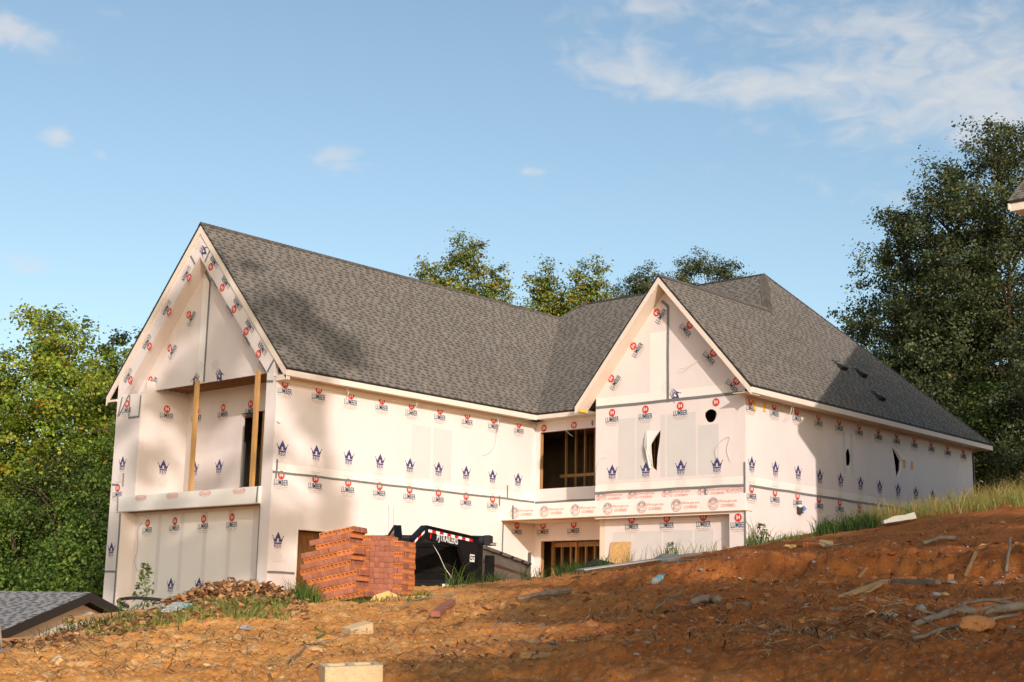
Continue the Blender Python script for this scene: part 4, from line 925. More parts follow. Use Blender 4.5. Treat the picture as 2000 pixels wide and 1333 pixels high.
# osb sheet leaning on the lower wall
p = Vector((9.42, -4.55, .88)); oz = MB().hexa([(-.02, -.38, 0), (0, -.38, 0), (0, .38, 0), (-.02, .38, 0), (.16, -.36, 1.55), (.18, -.36, 1.55), (.18, .36, 1.55), (.16, .36, 1.55)]).build('osb_sheet', 'osb'); oz.location = p + Vector((-.12, .06, 0)); tag(oz, 'yellow chipboard sheet leaning on the wrapped lower wall', 'board')
thing('fibre_board', MB().box((-1.0, -.13, 0), (1.0, .13, .018)), 'grey_board', 1250, 21.8, .07, R(28), 'long grey board lying along the top of the bank', 'board', rot=(R(2), R(-9)))
thing('fibre_board', MB().box((-.35, -.08, 0), (.35, .08, .016)), 'grey_board', 1335, 22.6, .03, R(15), 'short grey board beyond the long one', 'board', rot=(0, R(-6)))
thing('rock', lump(.24, .2, .12, 3), 'rock_grey', 1302, 23.6, .02, 0, 'dark flat rock on the crest by the front wall', 'rock')
mb = MB()
for k in range(3): mb.tube([(-.4 + .02 * k, .05 * k, .03 + .03 * k), (-.2, .1 * k, .09 + .03 * k), (.15, .06 * k, .07), (.4, .02 * k, .02)], [.02, .05, .05, .02], 8)
thing('plastic_sheeting', mb, 'rubber', 1180, 26.0, -.02, R(-10), 'crumpled black plastic sheeting by the doorway', 'sheeting', smooth=True)
thing('foam_tray', MB().prism([(-.30, 0, 0), (.30, 0, .02), (.28, 0, .14), (.10, 0, .11), (-.08, 0, .11), (-.30, 0, .05)], (0, .22, 0)), 'wrap_white', 1765, 27.0, .06, R(14), 'broken white foam tray in the grass on the crest', 'foam', rot=(0, R(-8)))
# bottle
def bottle():
    prof = [(.0, 0), (.026, 0), (.033, .008), (.033, .05), (.030, .058), (.033, .066), (.033, .12), (.031, .14), (.014, .175), (.012, .2), (.0, .2)]; n = 14; mb = MB(); vs = [(h, r_ * math.cos(2 * math.pi * k / n), r_ * math.sin(2 * math.pi * k / n)) for r_, h in prof for k in range(n)]
    return mb.add(vs, [(i * n + k, i * n + (k + 1) % n, (i + 1) * n + (k + 1) % n, (i + 1) * n + k) for i in range(len(prof) - 1) for k in range(n)])
bo = empty('water_bottle', gp(1277, 16.2, .06), bearing_px(1277) - R(90) + R(60), 'crushed clear water bottle with blue label on the bank', 'bottle'); bo.rotation_euler = (0, R(-20), bo.rotation_euler[2]); bo.scale = (1.15,) * 3
bottle().build('bottle_body', 'clear_plastic', bo, True); MB().tube([(.07, 0, 0), (.115, 0, 0)], .0338, 14, cap=False).build('bottle_label', 'bag_blue', bo, True); MB().tube([(.2, 0, 0), (.215, 0, 0)], .014, 10).build('bottle_cap', 'bag_blue', bo, True)
def bag(px, r, s, lab, blue=True):
    b_ = empty('plastic_bag', gp(px, r, .05), bearing_px(px) - R(90), lab, 'bag'); lump(.26 * s, .12 * s, .10 * s, 21, 3, 3.0).build('bag_film', 'clear_plastic', b_, False)
    if blue:
        o = lump(.11 * s, .07 * s, .07 * s, 22, 3, 3.0).build('bag_print', 'bag_blue', b_); o.location = (.12 * s, -.09 * s, .02)
bag(352, 17.2, .8, 'crumpled clear plastic bag with blue print among dead leaves')
thing('timber', MB().box((-.55, -.045, 0), (.55, .045, .08)), 'old_lumber', 215, 18.3, .05, R(10), 'rusty brown timber lying on the left bank', 'timber', rot=(0, R(-7)))
thing('timber', MB().box((-.5, -.05, 0), (.5, .05, .05)), 'old_lumber', 95, 16.6, .02, R(6), 'old plank end on the far left bank', 'timber', rot=(0, R(-5)))
pts = []
c = gp(285, 19.5, .03)
for k in range(26):
    t = k / 25; a = R(200) - t * R(250); pts.append((c.x + .42 * math.cos(a) * .9, c.y + .34 * math.sin(a), float(ground_z(c.x, c.y)) + .06 + .12 * math.sin(t * math.pi)))
o = MB().tube(pts, .022, 7).build('hose', 'rubber', None, True); tag(o, 'black hose loop lying at the foot of the shaded wall', 'hose')
sf = empty('silt_fence', gp(4, 15.2, -.05), bearing_px(0) - R(90), 'dark silt fence post with blue straps at the left edge', 'fence'); MB().hexa([(-.30, 0, -.1), (.04, 0, -.1), (.04, .03, -.1), (-.30, .03, -.1), (-.30, .10, .40), (-.04, .10, .36), (-.04, .12, .36), (-.30, .12, .40)]).build('fabric', 'geotextile', sf); MB().tube([(.06, -.01, -.1), (-.03, .10, .38)], .012, 6).build('stake', 'wood_grey', sf)
for z in (.10, .26): MB().tube([(-.3, -.012 + z * .17, z), (.04 - z * .2, -.012 + z * .17, z + .01)], .006, 5).build('strap', 'bag_blue', sf)
# planks, laths and branches on the shaded clay
def plank(px0, r0, px1, r1, w, h, m, lab, cat='board', name='plank'):
    p, q = gp(px0, r0, .04), gp(px1, r1, .05); o = MB().bar((0, 0, 0), q - p, w, h).build(name, m); o.location = p; return tag(o, lab, cat)
plank(1645, 13.6, 1735, 15.0, .07, .03, 'lumber', 'pale split lath lying on the shaded clay')
plank(1738, 15.1, 1835, 14.4, .06, .045, 'wood_grey', 'dark stake meeting the pale lath end')
plank(1690, 14.0, 1722, 14.5, .03, .02, 'lumber', 'thin splinter beside the pale lath'); plank(1680, 16.9, 1725, 18.0, .025, .02, 'lumber', 'thin orange stick against the bank')
plank(1890, 16.8, 1912, 17.6, .03, .03, 'lumber', 'short pale stick on the bank at the right'); plank(1030, 7.9, 1065, 8.2, .07, .03, 'lumber', 'flat wood scrap at the bottom edge')
plank(775, 15.8, 800, 16.6, .04, .02, 'lumber', 'pale wood slat on sunlit clay'); plank(850, 14.2, 880, 15.4, .09, .05, 'brick_coat', 'reddish weathered slat half buried in clay')
def branch(pts, r0, r1, lab, m='wood_grey', twigs=0):
    P = [gp(px, r, dz) for px, r, dz in pts]; o0 = P[0].copy(); Q = []
    for i in range(len(P) - 1):
        for k in range(4): Q.append(P[i].lerp(P[i + 1], k / 4) - o0 + Vector((random.uniform(-.012, .012), random.uniform(-.012, .012), random.uniform(0, .012))))
    Q.append(P[-1] - o0); rad = [r0 + (r1 - r0) * i / (len(Q) - 1) for i in range(len(Q))]; mb = MB().tube(Q, rad, 7)
    for k in range(twigs):
        i = random.randrange(2, len(Q) - 1); d = Vector((random.uniform(-.3, .3), random.uniform(-.3, .3), random.uniform(0, .12))); mb.tube([Q[i], Q[i] + d * .5, Q[i] + d], [rad[i] * .5, rad[i] * .4, .003], 5)
    o = mb.build('branch', m, None, True); o.location = o0; return tag(o, lab, 'branch')
branch([(1790, 8.9, .0), (1850, 9.3, .02), (1920, 9.9, .05), (2010, 10.3, .03)], .02, .032, 'thick grey branch lying across the lower right corner', twigs=2)
branch([(1872, 10.0, .03), (1890, 10.8, .08), (1930, 11.6, .10), (1980, 11.9, .05)], .011, .016, 'curved pale branch above the thick one', twigs=1)
branch([(1780, 8.2, .04), (1860, 8.7, .05), (1990, 9.1, .05)], .012, .008, 'thin dark branch in front of the thick one', twigs=2)
branch([(1352, 12.3, .05), (1372, 12.6, .08), (1390, 12.9, .08), (1402, 12.6, .05)], .028, .042, 'stubby curved log on shaded clay')
branch([(1278, 12.8, .02), (1305, 13.6, .04), (1328, 14.3, .05), (1334, 14.9, .10)], .012, .006, 'thin forked twig on shaded clay', twigs=2)
branch([(1810, 20.6, .05), (1840, 21.1, .07), (1872, 21.4, .05)], .025, .035, 'grey log on the terrace at the right')
branch([(1610, 20.6, .03), (1650, 20.9, .04), (1665, 20.7, .02)], .015, .01, 'dark twigs on the terrace', twigs=3); branch([(1970, 17.2, .02), (1980, 17.6, .12), (1984, 17.7, .16)], .02, .012, 'dark stub standing out of the bank at the right')
branch([(1010, 15.2, .03), (1060, 15.5, .07), (1110, 15.9, .05)], .02, .035, 'rotten log lying on the slope in the middle', twigs=2); branch([(560, 9.6, .02), (600, 10.2, .05), (640, 10.8, .03)], .008, .005, 'thin bare twig on sunlit clay', twigs=2)
branch([(1725, 11.0, .02), (1760, 11.4, .04), (1800, 12.2, .03)], .012, .006, 'slim twig among the grey stones', twigs=1); branch([(770, 17.8, .02), (880, 18.2, .03), (990, 19.0, .02)], .01, .006, 'long thin root running along the slope')
rocks = [(1735, 10.6, .13, 'rock_grey', 'largest grey stone of the cluster on shaded clay'), (1775, 10.4, .09, 'rock_grey', None), (1800, 10.9, .10, 'rock_grey', None), (1822, 10.5, .08, 'rock_grey', None), (1700, 10.6 - .9, .09, 'rock_grey', 'single grey stone below the cluster'),
         (1862, 15.4, .10, 'rock_grey', 'pale stone on the flat below the right bank'), (1955, 15.3, .12, 'rock_grey', 'grey stone at the right edge below the bank'), (1830, 13.9, .09, 'rock_grey', 'pale stone at the end of the dark stake'), (1845, 14.0, .10, 'rock_tan', 'tan stone at the end of the dark stake'), (1745, 14.1, .09, 'rock_grey', 'stone under the crossed laths'),
         (1720, 12.6, .11, 'rock_clay', 'clay lump between the laths and the grey stones'), (1905, 8.6, .21, 'rock_clay', 'large red clay rock at the bottom right'), (1995, 12.0, .08, 'rock_grey', 'small stone at the right edge'), (1605, 15.6, .12, 'rock_clay', 'rounded clay lump below the bank'),
         (620, 10.3, .13, 'rock_tan', 'pale flat stone with a green sprout on the left clay'), (350, 10.6, .13, 'rock_tan', 'wide pale stone on the left clay'), (240, 11.6, .12, 'rock_tan', 'pale clod below the green weeds'), (380, 12.4, .12, 'rock_clay', 'orange clod below the plastic bag'), (345, 12.0, .10, 'rock_tan', 'tan clod beside the orange clod'), (20, 11.0, .2, 'rock_grey', 'grey rubble slab at the left edge'),
         (480, 13.0, .10, 'rock_grey', 'grey crumbling lump on sunlit clay'), (955, 14.3, .13, 'rock_clay', 'dark cornered clod on the slope'), (980, 14.3, .08, 'rock_tan', 'tan stone beside the dark clod'), (1060, 13.2, .08, 'rock_tan', None), (1058, 12.6, .07, 'rock_grey', None), (1425, 15.2, .12, 'rock_clay', 'clay lump right of the bottle'), (1380, 13.7, .14, 'rock_clay', 'clay lump beside the cored brick'), (1880, 11.2, .14, 'rock_clay', 'orange clay lump near the curved branch'), (1770, 11.6, .13, 'rock_clay', None), (1120, 10.3, .1, 'rock_tan', 'pale clod in the sunlit streak')]
for i, (px, r, s, m_, lab) in enumerate(rocks):
    if m_ == 'rock_clay' and not lab: lab = 'orange clay clod behind the grey stones'
    s *= .62; thing('rock', lump(s, s * .8, s * .45, 40 + i, 3, .9), m_, px, r, s * .18, R(37 * i), lab or (('small grey stone right beside the largest one' if px < 1790 else 'grey stone in the middle of the cluster' if px < 1810 else 'small grey stone at the right end of the cluster') if px > 1500 else ('tan stone at the edge of the sunlit streak' if r > 13 else 'small grey stone at the edge of the sunlit streak')), 'rock', 'stones and clods on the clay')

# ------------------------------------------------------------------ trees
def leaf_quads(pos, nrm, size, rg, aspect=.62):
    n = len(pos); r_ = rg.normal(size=(n, 3)); t = np.cross(nrm, r_); t /= np.linalg.norm(t, axis=1)[:, None] + 1e-9; b = np.cross(nrm, t)
    s = size[:, None]; fold = nrm * s * .12
    a = pos - t * s * .5; c = pos + t * s * .5; l = pos + b * s * aspect * .5 + fold; r2 = pos - b * s * aspect * .5 + fold
    return np.stack([a, r2, c, l], 1).reshape(-1, 3)
def tree(name, label, group, x, y, lobes, nleaf, leaf, pal, seed, trunk=.25, clump=.55, per=34, shell=.45, lean=(0, 0), yellow=.0, gap=.0, zbase=None, cat='tree', limbs=True):
    """lobes: (dx, dy, z above base, rx, rz) masses of foliage; each leaf is a small folded face"""
    rg = np.random.default_rng(seed); z0 = float(base_z(x, y)[0]) - .1 if zbase is None else zbase
    root = empty(name, (x, y, z0), 0, label, cat, group)
    top = max(l[2] + l[4] * .6 for l in lobes); mb = MB(); ctr = []
    n = 9; top *= .88; axis = [Vector((lean[0] * (i / n) ** 2 + .12 * math.sin(i * 1.7 + seed), lean[1] * (i / n) ** 2 + .12 * math.cos(i * 1.3 + seed), top * i / n)) for i in range(n + 1)]
    mb.tube(axis, [trunk * (1 - .97 * i / n) + .01 for i in range(n + 1)], 9)
    if limbs:
        for (dx, dy, z, rx, rz) in lobes:
            for k in range(3):
                t = rg.random() * 2 * math.pi; e = Vector((dx + .75 * rx * math.cos(t), dy + .75 * rx * math.sin(t), z + rz * rg.uniform(-.2, .6))); h = max(.1, min(.93, (e.z - max(rx, 1.0) * .8) / top)); i = h * n; a = axis[int(i)].lerp(axis[min(int(i) + 1, n)], i % 1)
                m_ = a.lerp(e, .5) + Vector((0, 0, .25 * rx)); mb.tube([a, m_, e], [trunk * .3 * (1 - h) + .03, trunk * .18 * (1 - h) + .02, .012], 5)
    mb.build('trunk', 'bark', root, True)
    w = np.array([l[3] ** 2 * l[4] for l in lobes]) ** .8; w /= w.sum(); P = []; Nn = []; C = []; S = []
    pal = np.array(pal)
    for l, ww in zip(lobes, w):
        dx, dy, z, rx, rz = l; nc = max(3, int(nleaf * ww / per)); d = rg.normal(size=(nc, 3)); d /= np.linalg.norm(d, axis=1)[:, None]
        wob = 1 + .28 * np.sin(d[:, 0] * 5 + seed) * np.cos(d[:, 1] * 4 + 2 * seed) + .14 * np.sin(d[:, 2] * 9 + seed)
        rad = (rg.random(nc) ** shell) * wob; cc = d * rad[:, None] * np.array([rx, rx, rz]) + np.array([dx, dy, z])
        if gap: keep = rg.random(nc) > gap; cc = cc[keep]; d = d[keep]; nc = len(cc)
        cl_ = rg.integers(0, len(pal), nc); tone = rg.uniform(.62, 1.28, nc)
        off = rg.normal(size=(nc, per, 3)) * clump * np.array([.55, .55, .38]) * rg.uniform(.6, 1.25, (nc, 1, 1))
        p = (cc[:, None] + off).reshape(-1, 3); out = np.repeat(d, per, 0) * .55 + np.array([0, 0, .55]) + rg.normal(size=(nc * per, 3)) * .55
        out /= np.linalg.norm(out, axis=1)[:, None]; c = np.repeat(pal[cl_] * tone[:, None], per, 0) * rg.uniform(.75, 1.25, (nc * per, 1))
        if yellow: yk = rg.random(nc * per) < yellow * np.repeat(rg.random(nc) * 2, per); c[yk] = np.array((.42, .26, .03)) * rg.uniform(.7, 1.2, (yk.sum(), 1))
        P.append(p); Nn.append(out); C.append(c); S.append(leaf * rg.uniform(.65, 1.3, nc * per))
    P = np.vstack(P); Nn = np.vstack(Nn); C = np.vstack(C); S = np.concatenate(S)
    keep = P[:, 2] > .02; P, Nn, C, S = P[keep], Nn[keep], C[keep], S[keep]
    V = leaf_quads(P, Nn, S, rg); fast('crown', V, np.arange(len(V)).reshape(-1, 4), 'leaf', np.repeat(C, 4, 0), parent=root); return root
def pos(px, r): b = bearing_px(px); return CAM[0] + r * math.cos(b), CAM[1] + r * math.sin(b)
def blobs(h0, h1, rad, n, seed, squash=.75, top=.45):
    """random foliage masses filling a crown from h0 to h1"""
    rg = np.random.default_rng(seed); out = []
    for i in range(n):
        t = (i + .5) / n; z = h0 + (h1 - h0) * t; w = rad * (1 - (1 - top) * t ** 2.2) * (.55 + .45 * min(1, t * 4)); a = i * 2.4 + rg.random(); k = rg.uniform(.35, .75) * w * (1 - .6 * t ** 3)
        out.append((k * math.cos(a), k * math.sin(a), z, w * rg.uniform(.42, .62), w * rg.uniform(.42, .62) * squash))
    return out
SUNNY = [(.22, .31, .035), (.27, .34, .04), (.15, .23, .03), (.32, .37, .045)]
MIDG = [(.085, .13, .022), (.11, .155, .028), (.06, .10, .018)]
DARK = [(.030, .052, .013), (.042, .066, .016), (.022, .040, .010)]  # shade of the deep wood put into the leaf tones
OAK = [(.105, .132, .052), (.135, .16, .066), (.07, .095, .034)]
x, y = pos(70, 61); tree('broadleaf_tree', 'tallest sunlit yellow green tree at the left edge', 'trees left of the house', x, y, blobs(3.5, 14.6, 4.9, 20, 1, top=.33), 64000, .17, SUNNY, 1, .28, .55, per=60, shell=.36, yellow=.06)
x, y = pos(-150, 62); tree('broadleaf_tree', 'sunlit tree cut off by the left edge', 'trees left of the house', x, y, blobs(3, 12.5, 4.4, 12, 2), 26000, .18, SUNNY, 2, .25, .62, yellow=.04)
x, y = pos(190, 66); tree('broadleaf_tree', 'yellow green tree touching the porch gable eave', 'trees left of the house', x, y, blobs(2.5, 13.0, 3.6, 13, 3), 36000, .17, SUNNY, 3, .22, .55, per=60, shell=.36, yellow=.05)
x, y = pos(262, 84); tree('broadleaf_tree', 'dull green tree top just beside the porch gable', 'trees left of the house', x, y, blobs(7, 17.6, 3.0, 10, 31), 14000, .2, MIDG, 33, .22, .5)
x, y = pos(330, 80); tree('broadleaf_tree', 'green tree hidden behind the porch gable', 'trees left of the house', x, y, blobs(4, 15.0, 3.4, 9, 34), 9000, .24, MIDG, 34, .22, .6)
x, y = pos(178, 90); tree('pine_tree', 'dark pine top behind the sunlit trees', 'trees left of the house', x, y, blobs(8, 19.2, 2.3, 11, 35, .55), 12000, .22, [(.03, .06, .018), (.04, .075, .022)], 35, .2, .5)
for i, (px, r, h, w, lab) in enumerate(((20, 53, 6.6, 2.8, 'dark green bush at the far left behind the low roof'), (95, 55, 7.6, 3.0, 'dark bushy tree behind the low grey roof'), (165, 52, 6.0, 2.3, 'mid green bush beside the house corner'), (205, 57, 8.2, 2.6, 'shaded bush right against the porch column'), (-60, 54, 7, 3.0, 'dark bush at the left edge'), (120, 47, 3.6, 1.6, 'bright low shrub above the grey gable'))):
    x, y = pos(px, r); tree('shrub', lab, 'undergrowth left of the house', x, y, blobs(.8, h, w, 8, 60 + i, top=.6), 12000, .13, [(.10, .18, .03), (.125, .205, .034), (.07, .135, .024), (.15, .22, .04)] if i != 1 else [(.075, .095, .022), (.05, .085, .016), (.06, .09, .02)], 60 + i, .1, .45, cat='shrub')
# behind the ridge
POP = [(.17, .225, .04), (.21, .26, .046), (.13, .185, .034), (.25, .28, .05)]
x, y = pos(888, 72); tree('poplar_tree', 'tallest poplar behind the ridge with yellowing leaves', 'trees behind the roof', x, y, [(0, 0, 17.7, 1.1, 1.7), (-1.3, 1.1, 16.2, 1.1, 1.7), (1.1, -1.0, 16.3, 1.05, 1.7), (-.2, 0, 15.0, 1.9, 1.8), (-2.0, 1.8, 14.0, 1.2, 1.4), (1.9, -1.7, 13.7, 1.3, 1.5), (0, 0, 12.4, 2.6, 1.8)], 34000, .16, POP, 71, .18, .40, yellow=.14)
x, y = pos(985, 78); tree('poplar_tree', 'small dull green tree between the two poplars', 'trees behind the roof', x, y, [(0, 0, 14.4, .9, 1.2), (-.8, .6, 13.6, 1.3, 1.4), (.8, -.6, 12.6, 1.6, 1.8)], 9000, .17, MIDG, 72, .12, .4)
x, y = pos(1105, 70); tree('poplar_tree', 'double topped poplar above the roof valley', 'trees behind the roof', x, y, [(-.95, .9, 15.6, .95, 1.6), (.75, -.7, 15.8, 1.05, 1.8), (-1.2, 1.1, 13.7, 1.3, 1.6), (1.5, -1.4, 13.7, 1.3, 1.7), (0, 0, 12.4, 2.0, 1.9), (-2.0, 1.9, 12.2, 1.0, 1.3), (0, 0, 14.0, 1.5, 1.5), (2.3, -2.0, 12.4, 1.2, 1.3), (-2.9, 2.6, 11.8, 1.3, 1.1)], 36000, .16, POP, 73, .18, .40, yellow=.12)
x, y = pos(1258, 84); tree('oak_tree', 'round dark oak behind the front gable', 'trees behind the roof', x, y, [(0, 0, 19.0, 1.2, 1.15), (-1.0, .8, 17.9, 1.1, 1.0), (1.1, -.9, 18.2, .95, .95), (0, 0, 16.4, 1.9, 1.6), (-.2, .2, 17.6, 1.5, 1.2)], 19000, .14, OAK, 74, .15, .38)
x, y = pos(1388, 84); tree('oak_tree', 'dark oak crown right of the front gable peak', 'trees behind the roof', x, y, [(-.6, .5, 19.5, 1.0, .9), (.7, -.6, 19.2, 1.1, .95), (-1.3, 1.1, 18.5, .75, .65), (1.5, -1.3, 18.3, .85, .75), (0, 0, 17.5, 1.8, 1.0), (0, 0, 15.8, 2, 1.6)], 20000, .14, OAK, 75, .15, .36)
x, y = pos(1525, 88); tree('oak_tree', 'oak twig tips showing past the roof peak', 'trees behind the roof', x, y, [(0, 0, 17.6, .9, .7), (-.4, 0, 16, 1.5, 1.3)], 3000, .17, OAK, 76, .2, .36)
# right hand wood
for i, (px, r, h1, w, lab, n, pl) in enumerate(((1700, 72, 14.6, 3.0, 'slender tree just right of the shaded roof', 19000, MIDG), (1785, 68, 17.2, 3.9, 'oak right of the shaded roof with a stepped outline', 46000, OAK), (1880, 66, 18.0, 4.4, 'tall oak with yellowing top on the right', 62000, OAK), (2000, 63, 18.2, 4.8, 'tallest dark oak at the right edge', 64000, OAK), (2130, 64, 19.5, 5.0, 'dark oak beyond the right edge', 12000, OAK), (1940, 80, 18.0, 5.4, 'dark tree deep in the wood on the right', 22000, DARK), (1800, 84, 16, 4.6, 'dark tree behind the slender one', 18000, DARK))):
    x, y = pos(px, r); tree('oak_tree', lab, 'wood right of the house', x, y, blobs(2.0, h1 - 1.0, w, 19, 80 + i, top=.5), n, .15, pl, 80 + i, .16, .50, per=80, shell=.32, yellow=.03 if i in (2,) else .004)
for i, (px, r, h, w, lab) in enumerate(((1790, 66, 6.5, 3.0, 'shrub behind the right end of the house'), (1870, 62, 6.6, 2.8, 'low oak sapling behind the house corner'), (1970, 58, 5.0, 2.4, 'shrub with yellow leaves right of the house'), (2050, 56, 6.5, 2.8, 'dark shrub at the right edge'))):
    x, y = pos(px, r); tree('shrub', lab, 'wood right of the house', x, y, blobs(.5, h, w, 7, 95 + i, top=.6), 9000, .15, OAK if i != 2 else MIDG, 95 + i, .1, .42, yellow=.06 if i == 2 else 0.0, cat='shrub')
# unseen trees behind the viewer, crowns shaped to shade the plot and porch gable
def sunspot(tx, ty, tz, s): return tx - SUN.x * s, ty - SUN.y * s, tz - SUN.z * s
BIG = [(.05, .09, .015), (.06, .10, .02)]
g0 = -1.7
def shade_tree(label, bx, by, spots, n, seed, flat=1.0, leaf=.26):
    lob = [(q[0] - bx, q[1] - by, q[2] - g0, rr_, rr_ * flat) for q, rr_ in spots]
    return tree('poplar_tree', label, 'trees behind the viewer', bx, by, lob, n, leaf, BIG, seed, .3, .36, zbase=g0)
# tall one: the dapple on the porch gable
gs = [(-.05, 4.2, 9.3, 1.0, 56), (-.05, 2.5, 7.7, 1.1, 60), (-.05, 5.4, 7.0, .5, 54), (-.05, 1.3, 2.1, 1.0, 57), (-.05, 3.3, 1.7, 1.1, 61), (-.05, 5.4, 1.9, 1.2, 55), (-.05, 7.2, 2.2, .8, 60), (-.05, 5.4, 5.0, .7, 52), (-.05, 2.4, 5.1, .6, 62), (-.05, 7.2, 5.6, .45, 58), (-.05, 3.0, .2, .9, 57), (-.05, 5.6, .3, .9, 58),
      (1.4, .0, 5.4, .5, 57), (2.2, .0, 3.0, .65, 60), (.7, .0, 2.3, .6, 54), (1.6, .0, 4.2, .42, 55), (1.7, 1.5, 8.7, .9, 62), (2.9, .7, 7.7, .8, 60), (1.0, 2.9, 10.2, .3, 57), (.4, .6, 7.7, .4, 58), (-.05, .2, 4.6, .4, 60)]
x, y, zc = sunspot(.2, 3.9, 6.6, 58)
shade_tree('tall poplar behind the viewer shading the porch gable', x + .84 * 3.4, y - .542 * 3.4, [(sunspot(a_, b_, c_, s_), r_) for a_, b_, c_, r_, s_ in gs], 15000, 120)
# a row of lower ones: the shade over the right hand slope and terrace
ps = [(1300, 23, .9), (1450, 22.5, 1.0), (1600, 23.5, 1.1), (1750, 24, 1.1), (1900, 24.5, 1.2), (1650, 20.5, .8), (1850, 21, .9), (1780, 27.5, .8), (1980, 21, 1.0), (1050, 16.3, .45), (1180, 15, .75), (1300, 14.6, .8), (1200, 13.2, .75), (1070, 13.4, .5), (1430, 14.3, .85), (1400, 12.5, .8), (1560, 14.5, .9), (1700, 14.5, .9), (1850, 14.5, .95), (1980, 14, .9), (1250, 17.3, .55), (1620, 17.2, .6), (1800, 17.3, .55), (1950, 17.6, .6),
      (1330, 11.3, .7), (1480, 11.5, .8), (1620, 11.6, .9), (1780, 11.4, .9), (1950, 11.4, .9), (1150, 8.5, .4), (1050, 7.6, .4), (1260, 8.3, .5), (1390, 9.3, .7), (1520, 9, .8), (1680, 9, .85), (1850, 9, .85), (1980, 8.6, .85), (1150, 7.4, .4), (1300, 7.5, .5), (1450, 7.7, .7), (1620, 7.6, .7), (950, 7.2, .3)]
rows = {0: [], 1: [], 2: []}
for px, r, rr_ in ps:
    q = gp(px, r); u_ = q.x * .84 - q.y * .542; k = 0 if u_ < 1.8 else 1 if u_ < 5.0 else 2; al = (56, 60, 64)[k]; sh = (q.x * .542 + q.y * .84) + al
    rows[k].append(((q.x - .542 * sh, q.y - .84 * sh, q.z + sh * .3577), rr_))
for k, lab in enumerate(('left one of the row of trees behind the viewer', 'middle one of the row of trees behind the viewer', 'right one of the row of trees behind the viewer')):
    bx = sum(q[0] for q, _ in rows[k]) / len(rows[k]); by = sum(q[1] for q, _ in rows[k]) / len(rows[k]); shade_tree(lab, bx, by, rows[k], 9000, 130 + k, .5)

# ------------------------------------------------------------------ ground cover
def scatter_px(rg, n, px0, px1, r0, r1):
    px = rg.uniform(px0, px1, n); r = rg.uniform(r0, r1, n); b = np.interp(px, [-400, 0, 500, 1000, 1500, 2000, 2400], [bearing_px(p) for p in (-400, 0, 500, 1000, 1500, 2000, 2400)])
    x = CAM[0] + r * np.cos(b); y = CAM[1] + r * np.sin(b); return x, y, ground_z(x, y)
def blades(areas, seed):
    rg = np.random.default_rng(seed); V = []; F = []; C = []; k = 0
    for (n, px0, px1, r0, r1, h, wd, cols, tuft, bend) in areas:
        nt = max(1, n // tuft); x, y, z = scatter_px(rg, nt, px0, px1, r0, r1)
        keep = fbm(x, y, 1.1, 3) > -.09; x, y, z = x[keep], y[keep], z[keep]; nt = len(x)
        sz = rg.uniform(.5, 1.2, nt); X = np.repeat(x, tuft) + rg.normal(size=nt * tuft) * .05; Y = np.repeat(y, tuft) + rg.normal(size=nt * tuft) * .05; Z = np.repeat(z, tuft) - .02; m_ = nt * tuft
        hh = h * np.repeat(sz, tuft) * rg.uniform(.45, 1.15, m_); a = rg.uniform(0, 2 * np.pi, m_); dx, dy = np.cos(a), np.sin(a); bd = bend * rg.uniform(.2, 1.3, m_) * hh
        f2 = rg.uniform(0, 2 * np.pi, m_); sx, sy = np.cos(f2) * wd / 2, np.sin(f2) * wd / 2
        b0 = np.stack([X - sx, Y - sy, Z], 1); b1 = np.stack([X + sx, Y + sy, Z], 1); mx_, my_, mz = X + dx * bd * .35, Y + dy * bd * .35, Z + hh * .62
        m0 = np.stack([mx_ - sx * .8, my_ - sy * .8, mz], 1); m1 = np.stack([mx_ + sx * .8, my_ + sy * .8, mz], 1); tp = np.stack([X + dx * bd, Y + dy * bd, Z + hh * rg.uniform(.8, 1.0, m_)], 1)
        V.append(np.stack([b0, b1, m1, m0, tp], 1).reshape(-1, 3)); i = np.arange(m_)[:, None] * 5 + k
        F.append(np.concatenate([i + [0, 1, 2], i + [0, 2, 3], i + [3, 2, 4]], 1).reshape(-1, 3)); k += m_ * 5
        cc = np.array(cols)[rg.integers(0, len(cols), m_)] * rg.uniform(.7, 1.25, (m_, 1)); C.append(np.repeat(cc, 5, 0))
    return np.vstack(V), np.vstack(F), np.vstack(C)
YGR = [(.22, .27, .06), (.28, .29, .08), (.16, .21, .05)]; GRN = [(.10, .16, .03), (.13, .19, .035), (.07, .12, .025)]; DRYG = [(.34, .26, .09), (.26, .24, .07), (.20, .23, .05), (.40, .27, .12)]; DKG = [(.05, .09, .02), (.07, .11, .025), (.04, .075, .018)]
